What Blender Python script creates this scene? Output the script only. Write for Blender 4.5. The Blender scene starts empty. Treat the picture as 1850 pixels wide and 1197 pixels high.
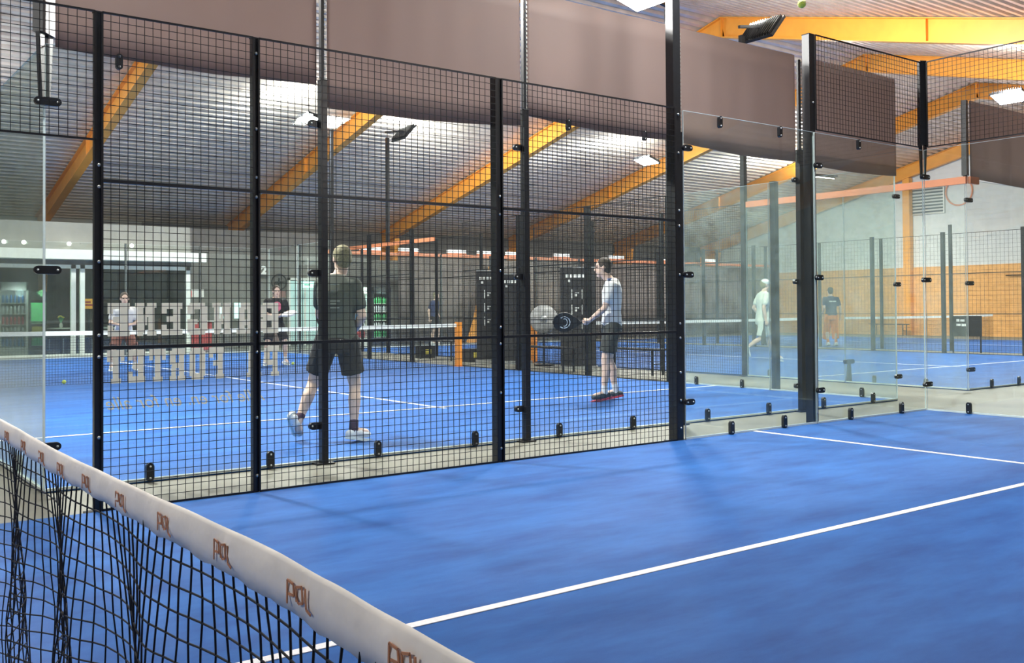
import bpy, bmesh, math, random
from mathutils import Vector, Matrix
R = math.radians
S = bpy.context.scene
COL = S.collection
rnd = random.Random(7)

# ------------------------------------------------------------------ materials
def mat(name, col, rough=.6, metal=0., noise=0., nscale=8., bump=0., bscale=60., emit=0., spec=.5, trans=0.):
    m = bpy.data.materials.new(name); m.use_nodes = True
    nt = m.node_tree; b = nt.nodes['Principled BSDF']
    b.inputs['Base Color'].default_value = (*col, 1)
    b.inputs['Roughness'].default_value = rough
    b.inputs['Metallic'].default_value = metal
    b.inputs['Specular IOR Level'].default_value = spec
    tc = nt.nodes.new('ShaderNodeTexCoord')
    if noise:
        n = nt.nodes.new('ShaderNodeTexNoise'); n.inputs['Scale'].default_value = nscale
        n.inputs['Detail'].default_value = 5
        nt.links.new(tc.outputs['Object'], n.inputs['Vector'])
        r = nt.nodes.new('ShaderNodeValToRGB')
        r.color_ramp.elements[0].position = .3; r.color_ramp.elements[1].position = .7
        r.color_ramp.elements[0].color = (*[c*(1-noise) for c in col], 1)
        r.color_ramp.elements[1].color = (*[min(1, c*(1+noise)) for c in col], 1)
        nt.links.new(n.outputs['Fac'], r.inputs['Fac']); nt.links.new(r.outputs['Color'], b.inputs['Base Color'])
    if bump:
        n2 = nt.nodes.new('ShaderNodeTexNoise'); n2.inputs['Scale'].default_value = bscale
        nt.links.new(tc.outputs['Object'], n2.inputs['Vector'])
        bp = nt.nodes.new('ShaderNodeBump'); bp.inputs['Strength'].default_value = bump; bp.inputs['Distance'].default_value = .01
        nt.links.new(n2.outputs['Fac'], bp.inputs['Height']); nt.links.new(bp.outputs['Normal'], b.inputs['Normal'])
    if emit:
        b.inputs['Emission Color'].default_value = (*col, 1); b.inputs['Emission Strength'].default_value = emit
    return m

def turf_mat(name, c0, c1):
    m = bpy.data.materials.new(name); m.use_nodes = True
    nt = m.node_tree; b = nt.nodes['Principled BSDF']; b.inputs['Roughness'].default_value = .62
    b.inputs['Specular IOR Level'].default_value = .12
    b.inputs['Sheen Weight'].default_value = .05
    tc = nt.nodes.new('ShaderNodeTexCoord')
    mp = nt.nodes.new('ShaderNodeMapping'); mp.inputs['Scale'].default_value = (.7, 2.2, 1)
    nt.links.new(tc.outputs['Object'], mp.inputs['Vector'])
    n = nt.nodes.new('ShaderNodeTexNoise'); n.inputs['Scale'].default_value = 1.6; n.inputs['Detail'].default_value = 9; n.inputs['Roughness'].default_value = .65
    nt.links.new(mp.outputs['Vector'], n.inputs['Vector'])
    n3 = nt.nodes.new('ShaderNodeTexNoise'); n3.inputs['Scale'].default_value = 420; n3.inputs['Detail'].default_value = 2
    nt.links.new(tc.outputs['Object'], n3.inputs['Vector'])
    r = nt.nodes.new('ShaderNodeValToRGB')
    r.color_ramp.elements[0].position = .3; r.color_ramp.elements[1].position = .72
    r.color_ramp.elements[0].color = (*c0, 1); r.color_ramp.elements[1].color = (*c1, 1)
    ad = nt.nodes.new('ShaderNodeMath'); ad.operation = 'MULTIPLY_ADD'; ad.inputs[1].default_value = .35; 
    sb = nt.nodes.new('ShaderNodeMath'); sb.operation = 'SUBTRACT'; sb.inputs[1].default_value = .5
    nt.links.new(n3.outputs['Fac'], sb.inputs[0]); nt.links.new(sb.outputs[0], ad.inputs[0]); nt.links.new(n.outputs['Fac'], ad.inputs[2])
    nt.links.new(ad.outputs[0], r.inputs['Fac']); nt.links.new(r.outputs['Color'], b.inputs['Base Color'])
    bp = nt.nodes.new('ShaderNodeBump'); bp.inputs['Strength'].default_value = .35; bp.inputs['Distance'].default_value = .004
    nt.links.new(n3.outputs['Fac'], bp.inputs['Height']); nt.links.new(bp.outputs['Normal'], b.inputs['Normal'])
    return m

def glass_mat(name, tint=(.93, .975, .955), dirt_haze=.03, dirt_haze_col=(.62, .72, .66), refl=1.0):
    m = bpy.data.materials.new(name); m.use_nodes = True
    nt = m.node_tree; nt.nodes.remove(nt.nodes['Principled BSDF'])
    out = nt.nodes['Material Output']
    tr = nt.nodes.new('ShaderNodeBsdfTransparent'); tr.inputs['Color'].default_value = (*tint, 1)
    gl = nt.nodes.new('ShaderNodeBsdfGlossy'); gl.inputs['Roughness'].default_value = .02
    gl.inputs['Color'].default_value = (.9, 1, .96, 1)
    lw = nt.nodes.new('ShaderNodeLayerWeight'); lw.inputs['Blend'].default_value = .5
    pw = nt.nodes.new('ShaderNodeMath'); pw.operation = 'POWER'; pw.inputs[1].default_value = 5
    nt.links.new(lw.outputs['Facing'], pw.inputs[0])
    mf = nt.nodes.new('ShaderNodeMath'); mf.operation = 'MULTIPLY_ADD'; mf.inputs[1].default_value = .9*refl; mf.inputs[2].default_value = .035*refl
    nt.links.new(pw.outputs[0], mf.inputs[0])
    mx = nt.nodes.new('ShaderNodeMixShader'); nt.links.new(mf.outputs[0], mx.inputs[0])
    nt.links.new(tr.outputs[0], mx.inputs[1]); nt.links.new(gl.outputs[0], mx.inputs[2])
    # dust film plus painted-in haze: patchy, stays put on the pane
    tc = nt.nodes.new('ShaderNodeTexCoord')
    n = nt.nodes.new('ShaderNodeTexNoise'); n.inputs['Scale'].default_value = 3.2; n.inputs['Detail'].default_value = 8; n.inputs['Roughness'].default_value = .7
    nt.links.new(tc.outputs['Object'], n.inputs['Vector'])
    mr = nt.nodes.new('ShaderNodeMapRange'); mr.inputs[1].default_value = .35; mr.inputs[2].default_value = .75
    mr.inputs[3].default_value = dirt_haze*.4; mr.inputs[4].default_value = dirt_haze*2.0
    nt.links.new(n.outputs['Fac'], mr.inputs[0])
    v = nt.nodes.new('ShaderNodeTexVoronoi'); v.inputs['Scale'].default_value = 9
    nt.links.new(tc.outputs['Object'], v.inputs['Vector'])
    lt = nt.nodes.new('ShaderNodeMath'); lt.operation = 'LESS_THAN'; lt.inputs[1].default_value = .035
    nt.links.new(v.outputs['Distance'], lt.inputs[0])
    ma = nt.nodes.new('ShaderNodeMath'); ma.operation = 'MULTIPLY_ADD'; ma.inputs[1].default_value = .22
    nt.links.new(lt.outputs[0], ma.inputs[0]); nt.links.new(mr.outputs[0], ma.inputs[2])
    df = nt.nodes.new('ShaderNodeBsdfDiffuse'); df.inputs['Color'].default_value = (*dirt_haze_col, 1)
    m2 = nt.nodes.new('ShaderNodeMixShader'); nt.links.new(ma.outputs[0], m2.inputs[0])
    nt.links.new(mx.outputs[0], m2.inputs[1]); nt.links.new(df.outputs[0], m2.inputs[2])
    nt.links.new(m2.outputs[0], out.inputs['Surface'])
    return m

BLACK = mat('powder_black', (.011, .012, .014), .34, 0, .2, 30)
BLACKMAT = mat('dull_black', (.010, .010, .012), .7, 0, .2, 20)
WIRE = mat('wire_black', (.008, .008, .010), .45, .2, .1, 30)
STEEL = mat('galvanised_steel', (.62, .64, .62), .35, .9, .12, 40)
EDGEGLINT = mat('pale_glass_edge', (.66, .74, .71), .3, .0, .05, 30)  # glass edges, and the glint painted along the foot of the panes
TURF = turf_mat('blue_turf', (.009, .062, .245), (.026, .140, .440))
LINE = mat('white_turf_line', (.82, .80, .80), .85, 0, .06, 60, .3, 300)
CONC = mat('concrete_floor', (.195, .19, .152), .55, 0, .14, 1.5, .1, 40)
TARP = mat('mauve_brown_tarpaulin', (.235, .182, .168), .65, 0, .05, 1.2)
def thin_cloth(m, f, col):
    nt = m.node_tree; out = nt.nodes['Material Output']; b = nt.nodes['Principled BSDF']
    tl = nt.nodes.new('ShaderNodeBsdfTranslucent'); tl.inputs['Color'].default_value = (*col, 1)
    mx = nt.nodes.new('ShaderNodeMixShader'); mx.inputs[0].default_value = f
    nt.links.new(b.outputs[0], mx.inputs[1]); nt.links.new(tl.outputs[0], mx.inputs[2]); nt.links.new(mx.outputs[0], out.inputs['Surface'])
thin_cloth(TARP, .40, (.50, .40, .36))
GLASS = glass_mat('dusty_glass', tint=(.96, .985, .975), dirt_haze=.013, dirt_haze_col=(.62, .68, .64))
GLASS2 = glass_mat('hazy_glass', tint=(.96, .985, .97), dirt_haze=.085, dirt_haze_col=(.66, .78, .72))  # film raised to paint in milky green haze and reflections
LOBGL = glass_mat('lobby_glass', tint=(.8, .82, .8), dirt_haze=.004)
ORANGE = mat('orange_painted_steel', (.86, .36, .045), .42, 0, .06, 3)
SALMON = mat('salmon_painted_rail', (.78, .27, .12), .5, 0, .08, 4)
DECK = mat('galvanised_roof_deck', (.66, .60, .52), .36, .35, .14, 2.5)
WALLG = mat('grey_painted_wall', (.27, .275, .25), .8, 0, .07, 2)
WALLD = mat('dark_grey_wall', (.16, .155, .145), .8, 0, .2, 1.6)
CLAD = mat('orange_wood_cladding', (.80, .40, .12), .55, 0, .12, 5)
SIDING = mat('pale_grey_siding', (.70, .69, .64), .6, 0, .05, 3)
WHITE = mat('white_paint', (.80, .82, .76), .5, 0, .04, 10)
BAND = mat('white_net_band', (.95, .87, .78), .75, 0, .05, 12, .25, 25)
BANDINK = mat('orange_brown_ink', (.55, .24, .12), .8, 0, .15, 60)
NETM = mat('black_net_cord', (.006, .007, .012), .8, 0, .2, 60)
DECAL = mat('cream_vinyl_lettering', (.88, .86, .70), .7, 0, .05, 30)
POSTOR = mat('orange_net_post', (.86, .30, .03), .4, 0, .05, 20)
BALLM = mat('yellow_felt', (.62, .74, .10), .9, 0, .1, 60, .4, 200)
LED = mat('led_panel', (1, .985, .95), .5, emit=70)
SPOT = mat('small_lamp_glow', (1, .96, .88), .5, emit=14)

# ------------------------------------------------------------------ mesh building
class MB:
    def __init__(s): s.v = []; s.f = []; s.sm = False
    def add(s, vs, fs):
        o = len(s.v); s.v += [tuple(v) for v in vs]; s.f += [tuple(i+o for i in f) for f in fs]; return s
    def box(s, x0, x1, y0, y1, z0, z1, M=None):
        vs = [Vector((x, y, z)) for x in (x0, x1) for y in (y0, y1) for z in (z0, z1)]
        if M: vs = [M @ v for v in vs]
        return s.add(vs, [(0, 1, 3, 2), (4, 6, 7, 5), (0, 4, 5, 1), (2, 3, 7, 6), (0, 2, 6, 4), (1, 5, 7, 3)])
    def bar(s, p, q, w, h=None, up=(0, 0, 1)):
        h = h or w; p = Vector(p); q = Vector(q); d = (q-p).normalized(); u = Vector(up)
        if abs(d.dot(u)) > .98: u = Vector((0, 1, 0))
        r = d.cross(u).normalized(); u = r.cross(d)
        vs = [c + r*a*w/2 + u*b*h/2 for c in (p, q) for a, b in ((-1, -1), (1, -1), (1, 1), (-1, 1))]
        return s.add(vs, [(3, 2, 1, 0), (4, 5, 6, 7), (0, 1, 5, 4), (1, 2, 6, 5), (2, 3, 7, 6), (3, 0, 4, 7)])
    def rings(s, rs, cap=True, closed=False):
        n = len(rs[0]); o = len(s.v)
        for r in rs: s.v += [tuple(p) for p in r]
        for i in range(len(rs)-1):
            for k in range(n):
                s.f.append((o+i*n+k, o+i*n+(k+1) % n, o+(i+1)*n+(k+1) % n, o+(i+1)*n+k))
        if cap:
            s.f.append(tuple(o+k for k in reversed(range(n)))); s.f.append(tuple(o+(len(rs)-1)*n+k for k in range(n)))
        return s
    def tube(s, pts, r, n=8, cap=True):
        pts = [Vector(p) for p in pts]; rs = []
        for i, p in enumerate(pts):
            d = (pts[min(i+1, len(pts)-1)] - pts[max(i-1, 0)]).normalized()
            u = Vector((0, 0, 1)) if abs(d.z) < .9 else Vector((1, 0, 0))
            a = d.cross(u).normalized(); b = d.cross(a)
            rr = r[i] if isinstance(r, (list, tuple)) else r
            rs.append([p + (a*math.cos(2*math.pi*k/n) + b*math.sin(2*math.pi*k/n))*rr for k in range(n)])
        return s.rings(rs, cap)
    def capsule(s, p, r0, q, r1, n=12, flat=None):
        p = Vector(p); q = Vector(q); d = q-p; L = d.length
        d = d.normalized() if L > 1e-6 else Vector((0, 0, 1))
        u = Vector((0, 0, 1)) if abs(d.z) < .9 else Vector((0, 1, 0))
        a = d.cross(u).normalized(); b = d.cross(a); rs = []
        st = [(-math.cos(t)*r0, math.sin(t)*r0, p) for t in (R(12), R(40), R(65), R(90))] + [(math.cos(t)*r1, math.sin(t)*r1, q) for t in (R(90), R(65), R(40), R(12))]
        for off, rr, c in st:
            rs.append([c + d*off + (a*math.cos(2*math.pi*k/n) + b*math.sin(2*math.pi*k/n))*rr for k in range(n)])
        if flat:
            ax, f = Vector(flat[0]).normalized(), flat[1]
            m = (p+q)/2
            rs = [[v - ax*((v-m).dot(ax))*(1-f) for v in r] for r in rs]
        return s.rings(rs)
    def ell(s, c, rx, ry, rz, M=None, n=16, m=10):
        rs = []
        for j in range(1, m):
            t = math.pi*j/m
            ring = [Vector((rx*math.sin(t)*math.cos(2*math.pi*k/n), ry*math.sin(t)*math.sin(2*math.pi*k/n), -rz*math.cos(t))) for k in range(n)]
            if M: ring = [M @ v for v in ring]
            rs.append([Vector(c)+v for v in ring])
        return s.rings(rs)
    def prism(s, pts, o, ux, uy, t):
        """outline pts (2D) in plane o+ux,uy, thickness t along normal"""
        o = Vector(o); ux = Vector(ux); uy = Vector(uy); n = ux.cross(uy).normalized()
        return s.rings([[o+ux*x+uy*y-n*t/2 for x, y in pts], [o+ux*x+uy*y+n*t/2 for x, y in pts]])
    def build(s, name, m, parent=None, smooth=False):
        me = bpy.data.meshes.new(name); me.from_pydata(s.v, [], s.f); me.update()
        bm = bmesh.new(); bm.from_mesh(me); bmesh.ops.recalc_face_normals(bm, faces=bm.faces); bm.to_mesh(me); bm.free()
        if smooth or s.sm:
            for p in me.polygons: p.use_smooth = True
        me.materials.append(m)
        o = bpy.data.objects.new(name, me); COL.objects.link(o)
        if parent is not None: o.parent = parent
        return o

def tag(o, label=None, cat=None, group=None, kind=None):
    if label: o['label'] = label
    if cat: o['category'] = cat
    if group: o['group'] = group
    if kind: o['kind'] = kind
    return o
def thing(name, label, cat, loc=(0, 0, 0), rz=0, group=None):
    o = bpy.data.objects.new(name, None); COL.objects.link(o); o.empty_display_size = .1
    o.location = loc; o.rotation_euler = (0, 0, rz); return tag(o, label, cat, group)
def struct(name, mb, m, label=None, smooth=False):
    return tag(mb.build(name, m, None, smooth), label, None, None, 'structure')
def stadium(L, w, n=6):
    a = L/2-w/2
    return [(a+w/2*math.cos(t), w/2*math.sin(t)) for t in [R(-90+180*i/n) for i in range(n+1)]] + \
           [(-a-w/2*math.cos(t), -w/2*math.sin(t)) for t in [R(-90+180*i/n) for i in range(n+1)]]

# ------------------------------------------------------------------ camera
W, H = 1850, 1197
CAM = Vector((-.53101, -6.17485, 1.20256))
yaw, pit, rol, foc = .643387, .0167779, -.0066308, 1771.85
fw = Vector((math.sin(yaw)*math.cos(pit), math.cos(yaw)*math.cos(pit), math.sin(pit)))
r0 = Vector((math.cos(yaw), -math.sin(yaw), 0)); u0 = r0.cross(fw)
rr = r0*math.cos(rol)+u0*math.sin(rol); uu = -r0*math.sin(rol)+u0*math.cos(rol)
cd = bpy.data.cameras.new('camera'); cam = bpy.data.objects.new('camera', cd); COL.objects.link(cam)
M3 = Matrix((rr, uu, -fw)).transposed(); cam.matrix_world = Matrix.Translation(CAM) @ M3.to_4x4()
cd.sensor_fit = 'HORIZONTAL'; cd.sensor_width = 36; cd.lens = 36*foc/W
cd.shift_x = -2.6/W; cd.shift_y = -70.88/W
cd.clip_start = .05; cd.clip_end = 200
S.camera = cam

# ------------------------------------------------------------------ hall dimensions
YB = 27.9            # back (eaves) wall
XG = 37.1            # gable wall
XL = -10.5; YF = -8.4
YR = 10.33            # ridge
def ztop(y): return 8.51-.245*abs(y-YR)

struct('floor', MB().box(XL, XG, YF, YB+6, -.2, 0), CONC)
# corrugated roof deck: trapezoid flutes running along X
def deck():
    mb = MB(); pitch = .26; prof = [(0, 0), (.105, 0), (.13, .095), (.235, .095)]
    ys = []
    y = YF
    while y < YB+.3:
        for a, h in prof: ys.append((y+a, h))
        y += pitch
    rs = []
    for x in (XL, 2, 8, 14, 20, 26, XG):
        rs.append([(x, yy, ztop(yy)+h+.01) for yy, h in ys] + [(x, yy, ztop(yy)+.16) for yy, h in reversed(ys[::40])])
    n1 = len(ys)
    for i in range(len(rs)-1):
        o = len(mb.v)
        vs = [p for r in (rs[i][:n1], rs[i+1][:n1]) for p in r]
        mb.add(vs, [(k, k+1, n1+k+1, n1+k) for k in range(n1-1)])
    # upper skin
    for ya, yb in ((YF, YR), (YR, YB+.3)):
        mb.add([(XL, ya, ztop(ya)+.2), (XG, ya, ztop(ya)+.2), (XG, yb, ztop(yb)+.2), (XL, yb, ztop(yb)+.2)], [(0, 1, 2, 3)])
    return mb
struct('ceiling', deck(), DECK, 'corrugated galvanised roof deck')

# walls
wb = MB().box(9.3, XG, YB, YB+.2, 0, 4.6)
struct('wall_back', wb, WALLD)
wu = MB().box(XL, 9.3, YB, YB+.2, 2.86, 4.6)
struct('wall_back_upper', wu, WALLG, 'plain grey wall above the glazed lobby front')
struct('wall_left', MB().box(XL-.2, XL, YF, YB+6, 0, 8), WALLG)
struct('wall_front', MB().box(XL, XG, YF-.2, YF, 0, 4.2), WALLD)
# gable wall: siding above, wood cladding below, both with horizontal boards
g = MB()
z = 2.8
while z < 8.5:
    g.box(XG, XG+.12, YF, YB, z, z+.195); g.box(XG+.015, XG+.12, YF, YB, z+.195, z+.22); z += .22
struct('wall_gable', g, SIDING)
g = MB(); z = 0
while z < 2.79:
    g.box(XG-.03, XG+.1, YF, YB, z, z+.19); g.box(XG-.01, XG+.1, YF, YB, z+.19, z+.2); z += .2
struct('wall_gable_cladding', g, CLAD, 'orange stained horizontal board cladding on the lower gable wall')

# ------------------------------------------------------------------ portal frames
frames = [-.15, 6.07, 12.3, 18.5, 24.7, 30.9, 36.85]
fl = ['orange roof beam nearest the camera, out to the left over the lobby', 'orange roof beam seen leftmost, ending above the lobby front',
      'orange roof beam passing behind the floodlight over the dark shirted player',
      'broad orange roof beam running down behind the middle of the mesh wall',
      'orange roof beam above the white shirted player, with a tapered leg by the back wall',
      'orange roof beam seen through the glass right of the tall black light pole', 'orange edge rafter lying against the grey gable siding']
def ibeam(mb, x, ya, yb):
    za, zb = ztop(ya), ztop(yb)
    mb.bar((x, ya, za-.26), (x, yb, zb-.26), .03, .50)
    mb.bar((x, ya, za-.012), (x, yb, zb-.012), .22, .022); mb.bar((x, ya, za-.51), (x, yb, zb-.51), .22, .026)
for i, x in enumerate(frames):
    if i == 0: continue
    t = thing('roof_beam', fl[i], 'roof beam', (0, 0, 0), 0)
    for nm, ya, yb in (('far_rafter', YR, YB-.1), ('near_rafter', YF+.1, YR)):
        mb = MB(); ibeam(mb, x, ya, yb); mb.build('rafter', ORANGE, t)
    mb = MB()
    for k in range(4):   # stiffener plates
        for y in (YR, YR+5.5, YR+11, YR-5.5)[k:k+1]:
            mb.box(x-.1, x+.1, y-.006, y+.006, ztop(y)-.5, ztop(y)-.02)
    mb.build('stiffener_plate', ORANGE, t)
    # tapered column
    y1 = YB-.12; zt = ztop(y1)-.5
    mb = MB().prism([(0, 0), (-.35, 0), (-1.15, zt+.2), (0, zt+.05)], (x, y1, 0), (0, 1, 0), (0, 0, 1), .03)
    mb.bar((x, y1-.35, 0), (x, y1-1.15, zt+.2), .22, .025, up=(0, 1, 0)); mb.bar((x, y1, 0), (x, y1, zt), .22, .025, up=(0, 1, 0))
    mb.build('tapered_leg', ORANGE, t)
t = MB().box(XG-.3, XG-.04, 16.35, 16.65, 0, ztop(16.5)-.5)
t.box(XG-.34, XG-.30, 16.3, 16.7, 0, .25)
tag(t.build('gable_column', ORANGE), 'tall orange steel column standing against the gable wall', 'column')

# louvre vent on gable
lv = thing('wall_louvre', 'grey slatted louvre vent high on the pale gable wall', 'vent', (XG-.05, 15.7, 4.98))
MB().box(-.04, .04, -.75, -.70, 0, 1.2).box(-.04, .04, .70, .75, 0, 1.2).box(-.04, .04, -.75, .75, -.04, 0).box(-.04, .04, -.75, .75, 1.2, 1.24).build('frame', STEEL, lv)
m = MB()
for k in range(9): m.bar((-.0, -.7, .07+.13*k), (0, .7, .07+.13*k), .09, .02, up=(.5, 0, 1))
m.build('slat', mat('grey_slats', (.22, .24, .24), .5, .3, .1, 9), lv)
rg = MB(); rs = []
for k in range(24):
    a = 2*math.pi*k/24; rs.append([(XG-.05-.03*math.sin(b), 14.35+math.cos(a)*(.55+.03*math.cos(b)), 5.75+math.sin(a)*(.55+.03*math.cos(b))) for b in [2*math.pi*j/6 for j in range(6)]])
rs.append(rs[0]); rg.rings(rs, False)
tag(rg.build('round_wall_ring', SALMON), 'thin pale red ring mounted beside the louvre vent on the gable wall', 'ring')

# ------------------------------------------------------------------ courts
def court(label, x0, x1, y0, y1, lines):
    t = thing('court_turf', label, 'court surface', (0, 0, 0))
    MB().box(x0, x1, y0, y1, 0.001, .012).build('turf_carpet', TURF, t)
    for (a, b, c, d) in lines: MB().box(a, b, c, d, .0125, .0155).build('court_line', LINE, t)
    return t
L = .05
court('bright blue turf of the near court with white lines, in the foreground', -10, 10, -6, 0,
      [(.0, 7.15, -2.97-L/2, -2.97+L/2), (6.95, 7.0, -6, 0), (-7.15, 0, -2.97-L/2, -2.97+L/2), (-7, -6.95, -6, 0)])
nx, ny = .8823, .9065
court('blue turf of the neighbouring court where the dark shirted player stands', nx, nx+10, ny, ny+20,
      [(nx, nx+10, ny+3.0, ny+3.05), (nx, nx+10, ny+16.95, ny+17), (nx+4.975, nx+5.025, ny+2.85, ny+17.15)])
tx, ty = 12.957, 1.093
court('blue turf of the court with the white capped player, beyond the grey walkway', tx, tx+10, ty, ty+20,
      [(tx, tx+10, ty+3.0, ty+3.05), (tx, tx+10, ty+16.95, ty+17), (tx+4.975, tx+5.025, ty+2.85, ty+17.15)])
court('blue turf of the farthest court, in front of the orange cladding', 24.3, 33.3, 1.1, 21.1,
      [(24.3, 33.3, 4.1, 4.15), (24.3, 33.3, 18, 18.05), (28.8, 28.85, 4, 18.1)])

def post(x, y, h, w, label, rot=0, bolts=(), d=None, z0=0, mt=None, group=None, white_from=None, base=True, round_cap=False):
    """black square fence post with base plate, cap and bolts (bolts on the -Y face)"""
    d = d or w
    t = thing('fence_post', label, 'fence post', (x, y, 0), rot, group)
    MB().box(-w/2, w/2, -d/2, d/2, max(z0, .012), h).build('tube', mt or BLACK, t)
    if base: MB().box(-w/2-.05, w/2+.05, -d/2-.015, d/2+.015, 0.001, .013).build('base_plate', BLACK, t)
    MB().box(-w/2-.003, w/2+.003, -d/2-.003, d/2+.003, h-.0, h+.008).build('cap', BLACKMAT, t)
    for b in bolts:
        MB().ell((w*.1, -d/2-.006, b), .011, .008, .011, n=8, m=6).build('bolt', STEEL, t, True)
    return t

def clamp(parent, x, y, z, kind='h', Ldir=(1, 0, 0), Ln=.15, w=.055, t=.03, nrm=(0, -1, 0)):
    """black stadium-shaped glass clamp; h horizontal, v standing on the floor"""
    mb = MB(); ux = Vector(Ldir) if kind == 'h' else Vector((0, 0, 1)); n = Vector(nrm)
    uy = n.cross(ux)
    mb.prism(stadium(Ln, w), (x, y, z), ux, uy, t)
    c = mb.build('clamp', BLACK, parent)
    for s in (-1, 1):
        p = Vector((x, y, z))+ux*s*(Ln/2-w*.45)+n*(t/2+.001)
        MB().ell(p, .008, .008, .008, n=8, m=6).build('bolt', STEEL, c, True)

def glass_panel(ax, a0, a1, c, z0, z1, label, gm=None, side=-1, foot=(), top=(), th=.012, group=None, edge=True, corner=None):
    """ax 'x': pane in plane y=c from x=a0..a1; 'y': plane x=c. side: direction of the visible outer face"""
    gp = .004
    t = thing('glass_screen', label, 'glass panel', ((a0+a1)/2, c, 0) if ax == 'x' else (c, (a0+a1)/2, 0), 0 if ax == 'x' else R(90), group)
    h = (a1-a0)/2-gp
    MB().box(-h, h, -th/2, th/2, z0, z1).build('pane', gm or GLASS, t)
    if edge:   # polished edges catch light; pale strip below paints in the bottom-edge glint
        MB().box(-h, h, -th/2-.004, th/2+.004, z0-.018, z0).build('glint_strip', EDGEGLINT, t)
        e = MB().box(-h-.002, -h, -th/2, th/2, z0, z1).box(h, h+.002, -th/2, th/2, z0, z1).box(-h, h, -th/2, th/2, z1, z1+.003)
        e.build('polished_edge', EDGEGLINT, t)
    m = (a0+a1)/2
    for a in foot: clamp(t, (a-m), side*.03*(1 if ax == 'x' else 1), .075, 'v', Ln=.13, nrm=(0, side, 0))
    for a in top: clamp(t, (a-m), side*.03, z1-.06, 'v', Ln=.11, w=.045, nrm=(0, side, 0))
    return t

def mesh_panel(ax, a0, a1, c, z0, z1, label, bars=(), wire=.0035, step=.0508, group=None, frame=.012):
    t = thing('mesh_fence', label, 'mesh fence panel', ((a0+a1)/2, c, 0) if ax == 'x' else (c, (a0+a1)/2, 0), 0 if ax == 'x' else R(90), group)
    h = (a1-a0)/2
    m = MB(); n = max(1, round(2*h/step))
    for i in range(n+1):
        x = -h+2*h*i/n; m.bar((x, 0, z0), (x, 0, z1), wire)
    k = round((z1-z0)/step)
    for i in range(k+1):
        zz = z0+(z1-z0)*i/k; m.bar((-h, -.004, zz), (h, -.004, zz), wire)
    m.build('wire_grid', WIRE, t)
    MB().bar((-h, 0, z0), (h, 0, z0), frame).bar((-h, 0, z1), (h, 0, z1), frame).bar((-h, 0, z0), (-h, 0, z1), frame).bar((h, 0, z0), (h, 0, z1), frame).build('edge_rod', WIRE, t)
    for b in bars: MB().box(-h, h, -.016, .008, b-.010, b+.010).build('cross_bar', BLACK, t)
    return t

# ---- near court: side wall y=0
post(1.0, .03, 3.0, .042, 'slim black mesh post at left, beside the open gateway', bolts=(.12, .45, .93, 1.06, 1.5, 1.95, 2.08))
post(1.985, .03, 3.0, .042, 'black mesh post left of the dark shirted player', bolts=(.12, .5, .93, 1.06, 1.55, 1.95, 2.08, 2.4, 2.9))
post(3.965, .035, 3.0, .06, 'black mesh post at mid wall between the two nearer players', bolts=(.12, .55, .93, 1.06, 1.5, 1.94, 2.08))
p = post(5.965, .05, 5.35, .092, 'tall thick black light pole rising out of the picture', bolts=(.12, .37, .62, .93, 1.06, 1.5, 1.94, 2.08, 2.6, 2.95))
post(7.955, .05, 4.0, .088, 'tall black post between the two glass panels of the near court', bolts=(.12, 2.6, 3.3))
mesh_panel('x', -.9, .98, -.004, 2.23, 3.0, 'black wire mesh above the gateway at the left edge')
mesh_panel('x', 1.02, 1.965, -.004, .02, 3.0, 'narrow black wire mesh panel beside the gateway', (.985, 1.985))
mesh_panel('x', 2.005, 3.935, -.004, .02, 3.0, 'black wire mesh panel in front of the dark shirted player', (.985, 1.985))
mesh_panel('x', 3.995, 5.92, -.004, .02, 3.0, 'black wire mesh panel in front of the white shirted player', (.985, 1.985))
g1 = glass_panel('x', 6.03, 7.955, 0, .03, 2.99, 'near court glass panel right of the tall light pole', side=-1, foot=(6.62, 7.4), top=(6.5, 7.38))
g2 = glass_panel('x', 7.965, 9.99, 0, .03, 2.99, 'near court glass panel reaching its far corner', side=-1, foot=(8.5, 9.45), top=(8.7,))
mesh_panel('x', 8.0, 9.95, -.004, 3.02, 4.0, 'raised wire mesh above the near court corner glass')
for t, x in ((g1, 6.03), (g2, 7.965)):
    for zz in (.35, 1.5, 2.65): clamp(t, x-(6.9925 if t is g1 else 8.9775)+.035, -.02, zz, 'h', Ln=.12, nrm=(0, -1, 0))
g3 = glass_panel('y', -2.0, -.01, 10.0, .03, 2.99, 'near court back glass panel at the right edge of the picture', side=1, foot=(-.52, -1.5))
mesh_panel('y', -2.0, -.06, 10.0, 3.02, 4.0, 'raised wire mesh above the near court back glass')
g3b = glass_panel('y', -4.0, -2.01, 10.0, .03, 2.99, 'near court back glass panel, second from the corner', side=1, foot=(-2.5,))

def corner_bracket(x, y, label, top=4.02, ang=45, zlow=2.66, w=.09):
    """post over a frameless glass corner: solid above the glass, forked arms reaching down over it"""
    t = thing('corner_bracket', label, 'corner bracket', (x, y, 0), R(ang))
    MB().prism([(-w/2, 3.05), (w/2, 3.05), (w*.42, top), (-w*.42, top)], (0, 0, 0), (1, 0, 0), (0, 0, 1), .07).build('upright', BLACK, t)
    m = MB()
    for s in (-1, 1):
        m.prism([(s*w*.5, 3.06), (s*w*.14, 3.06), (s*w*.16, zlow), (s*w*.30, zlow)], (0, 0, 0), (1, 0, 0), (0, 0, 1), .03)
    m.build('fork_arm', BLACK, t)
    return t
corner_bracket(10.0, 0.0, 'forked black bracket with a pale lit top above the near court glass corner', 4.02, -30)
for zz in (.31, 1.5, 2.68): clamp(g2, 1.01, -.03, zz, 'h', Ln=.17, nrm=(0, -1, 0))

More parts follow.
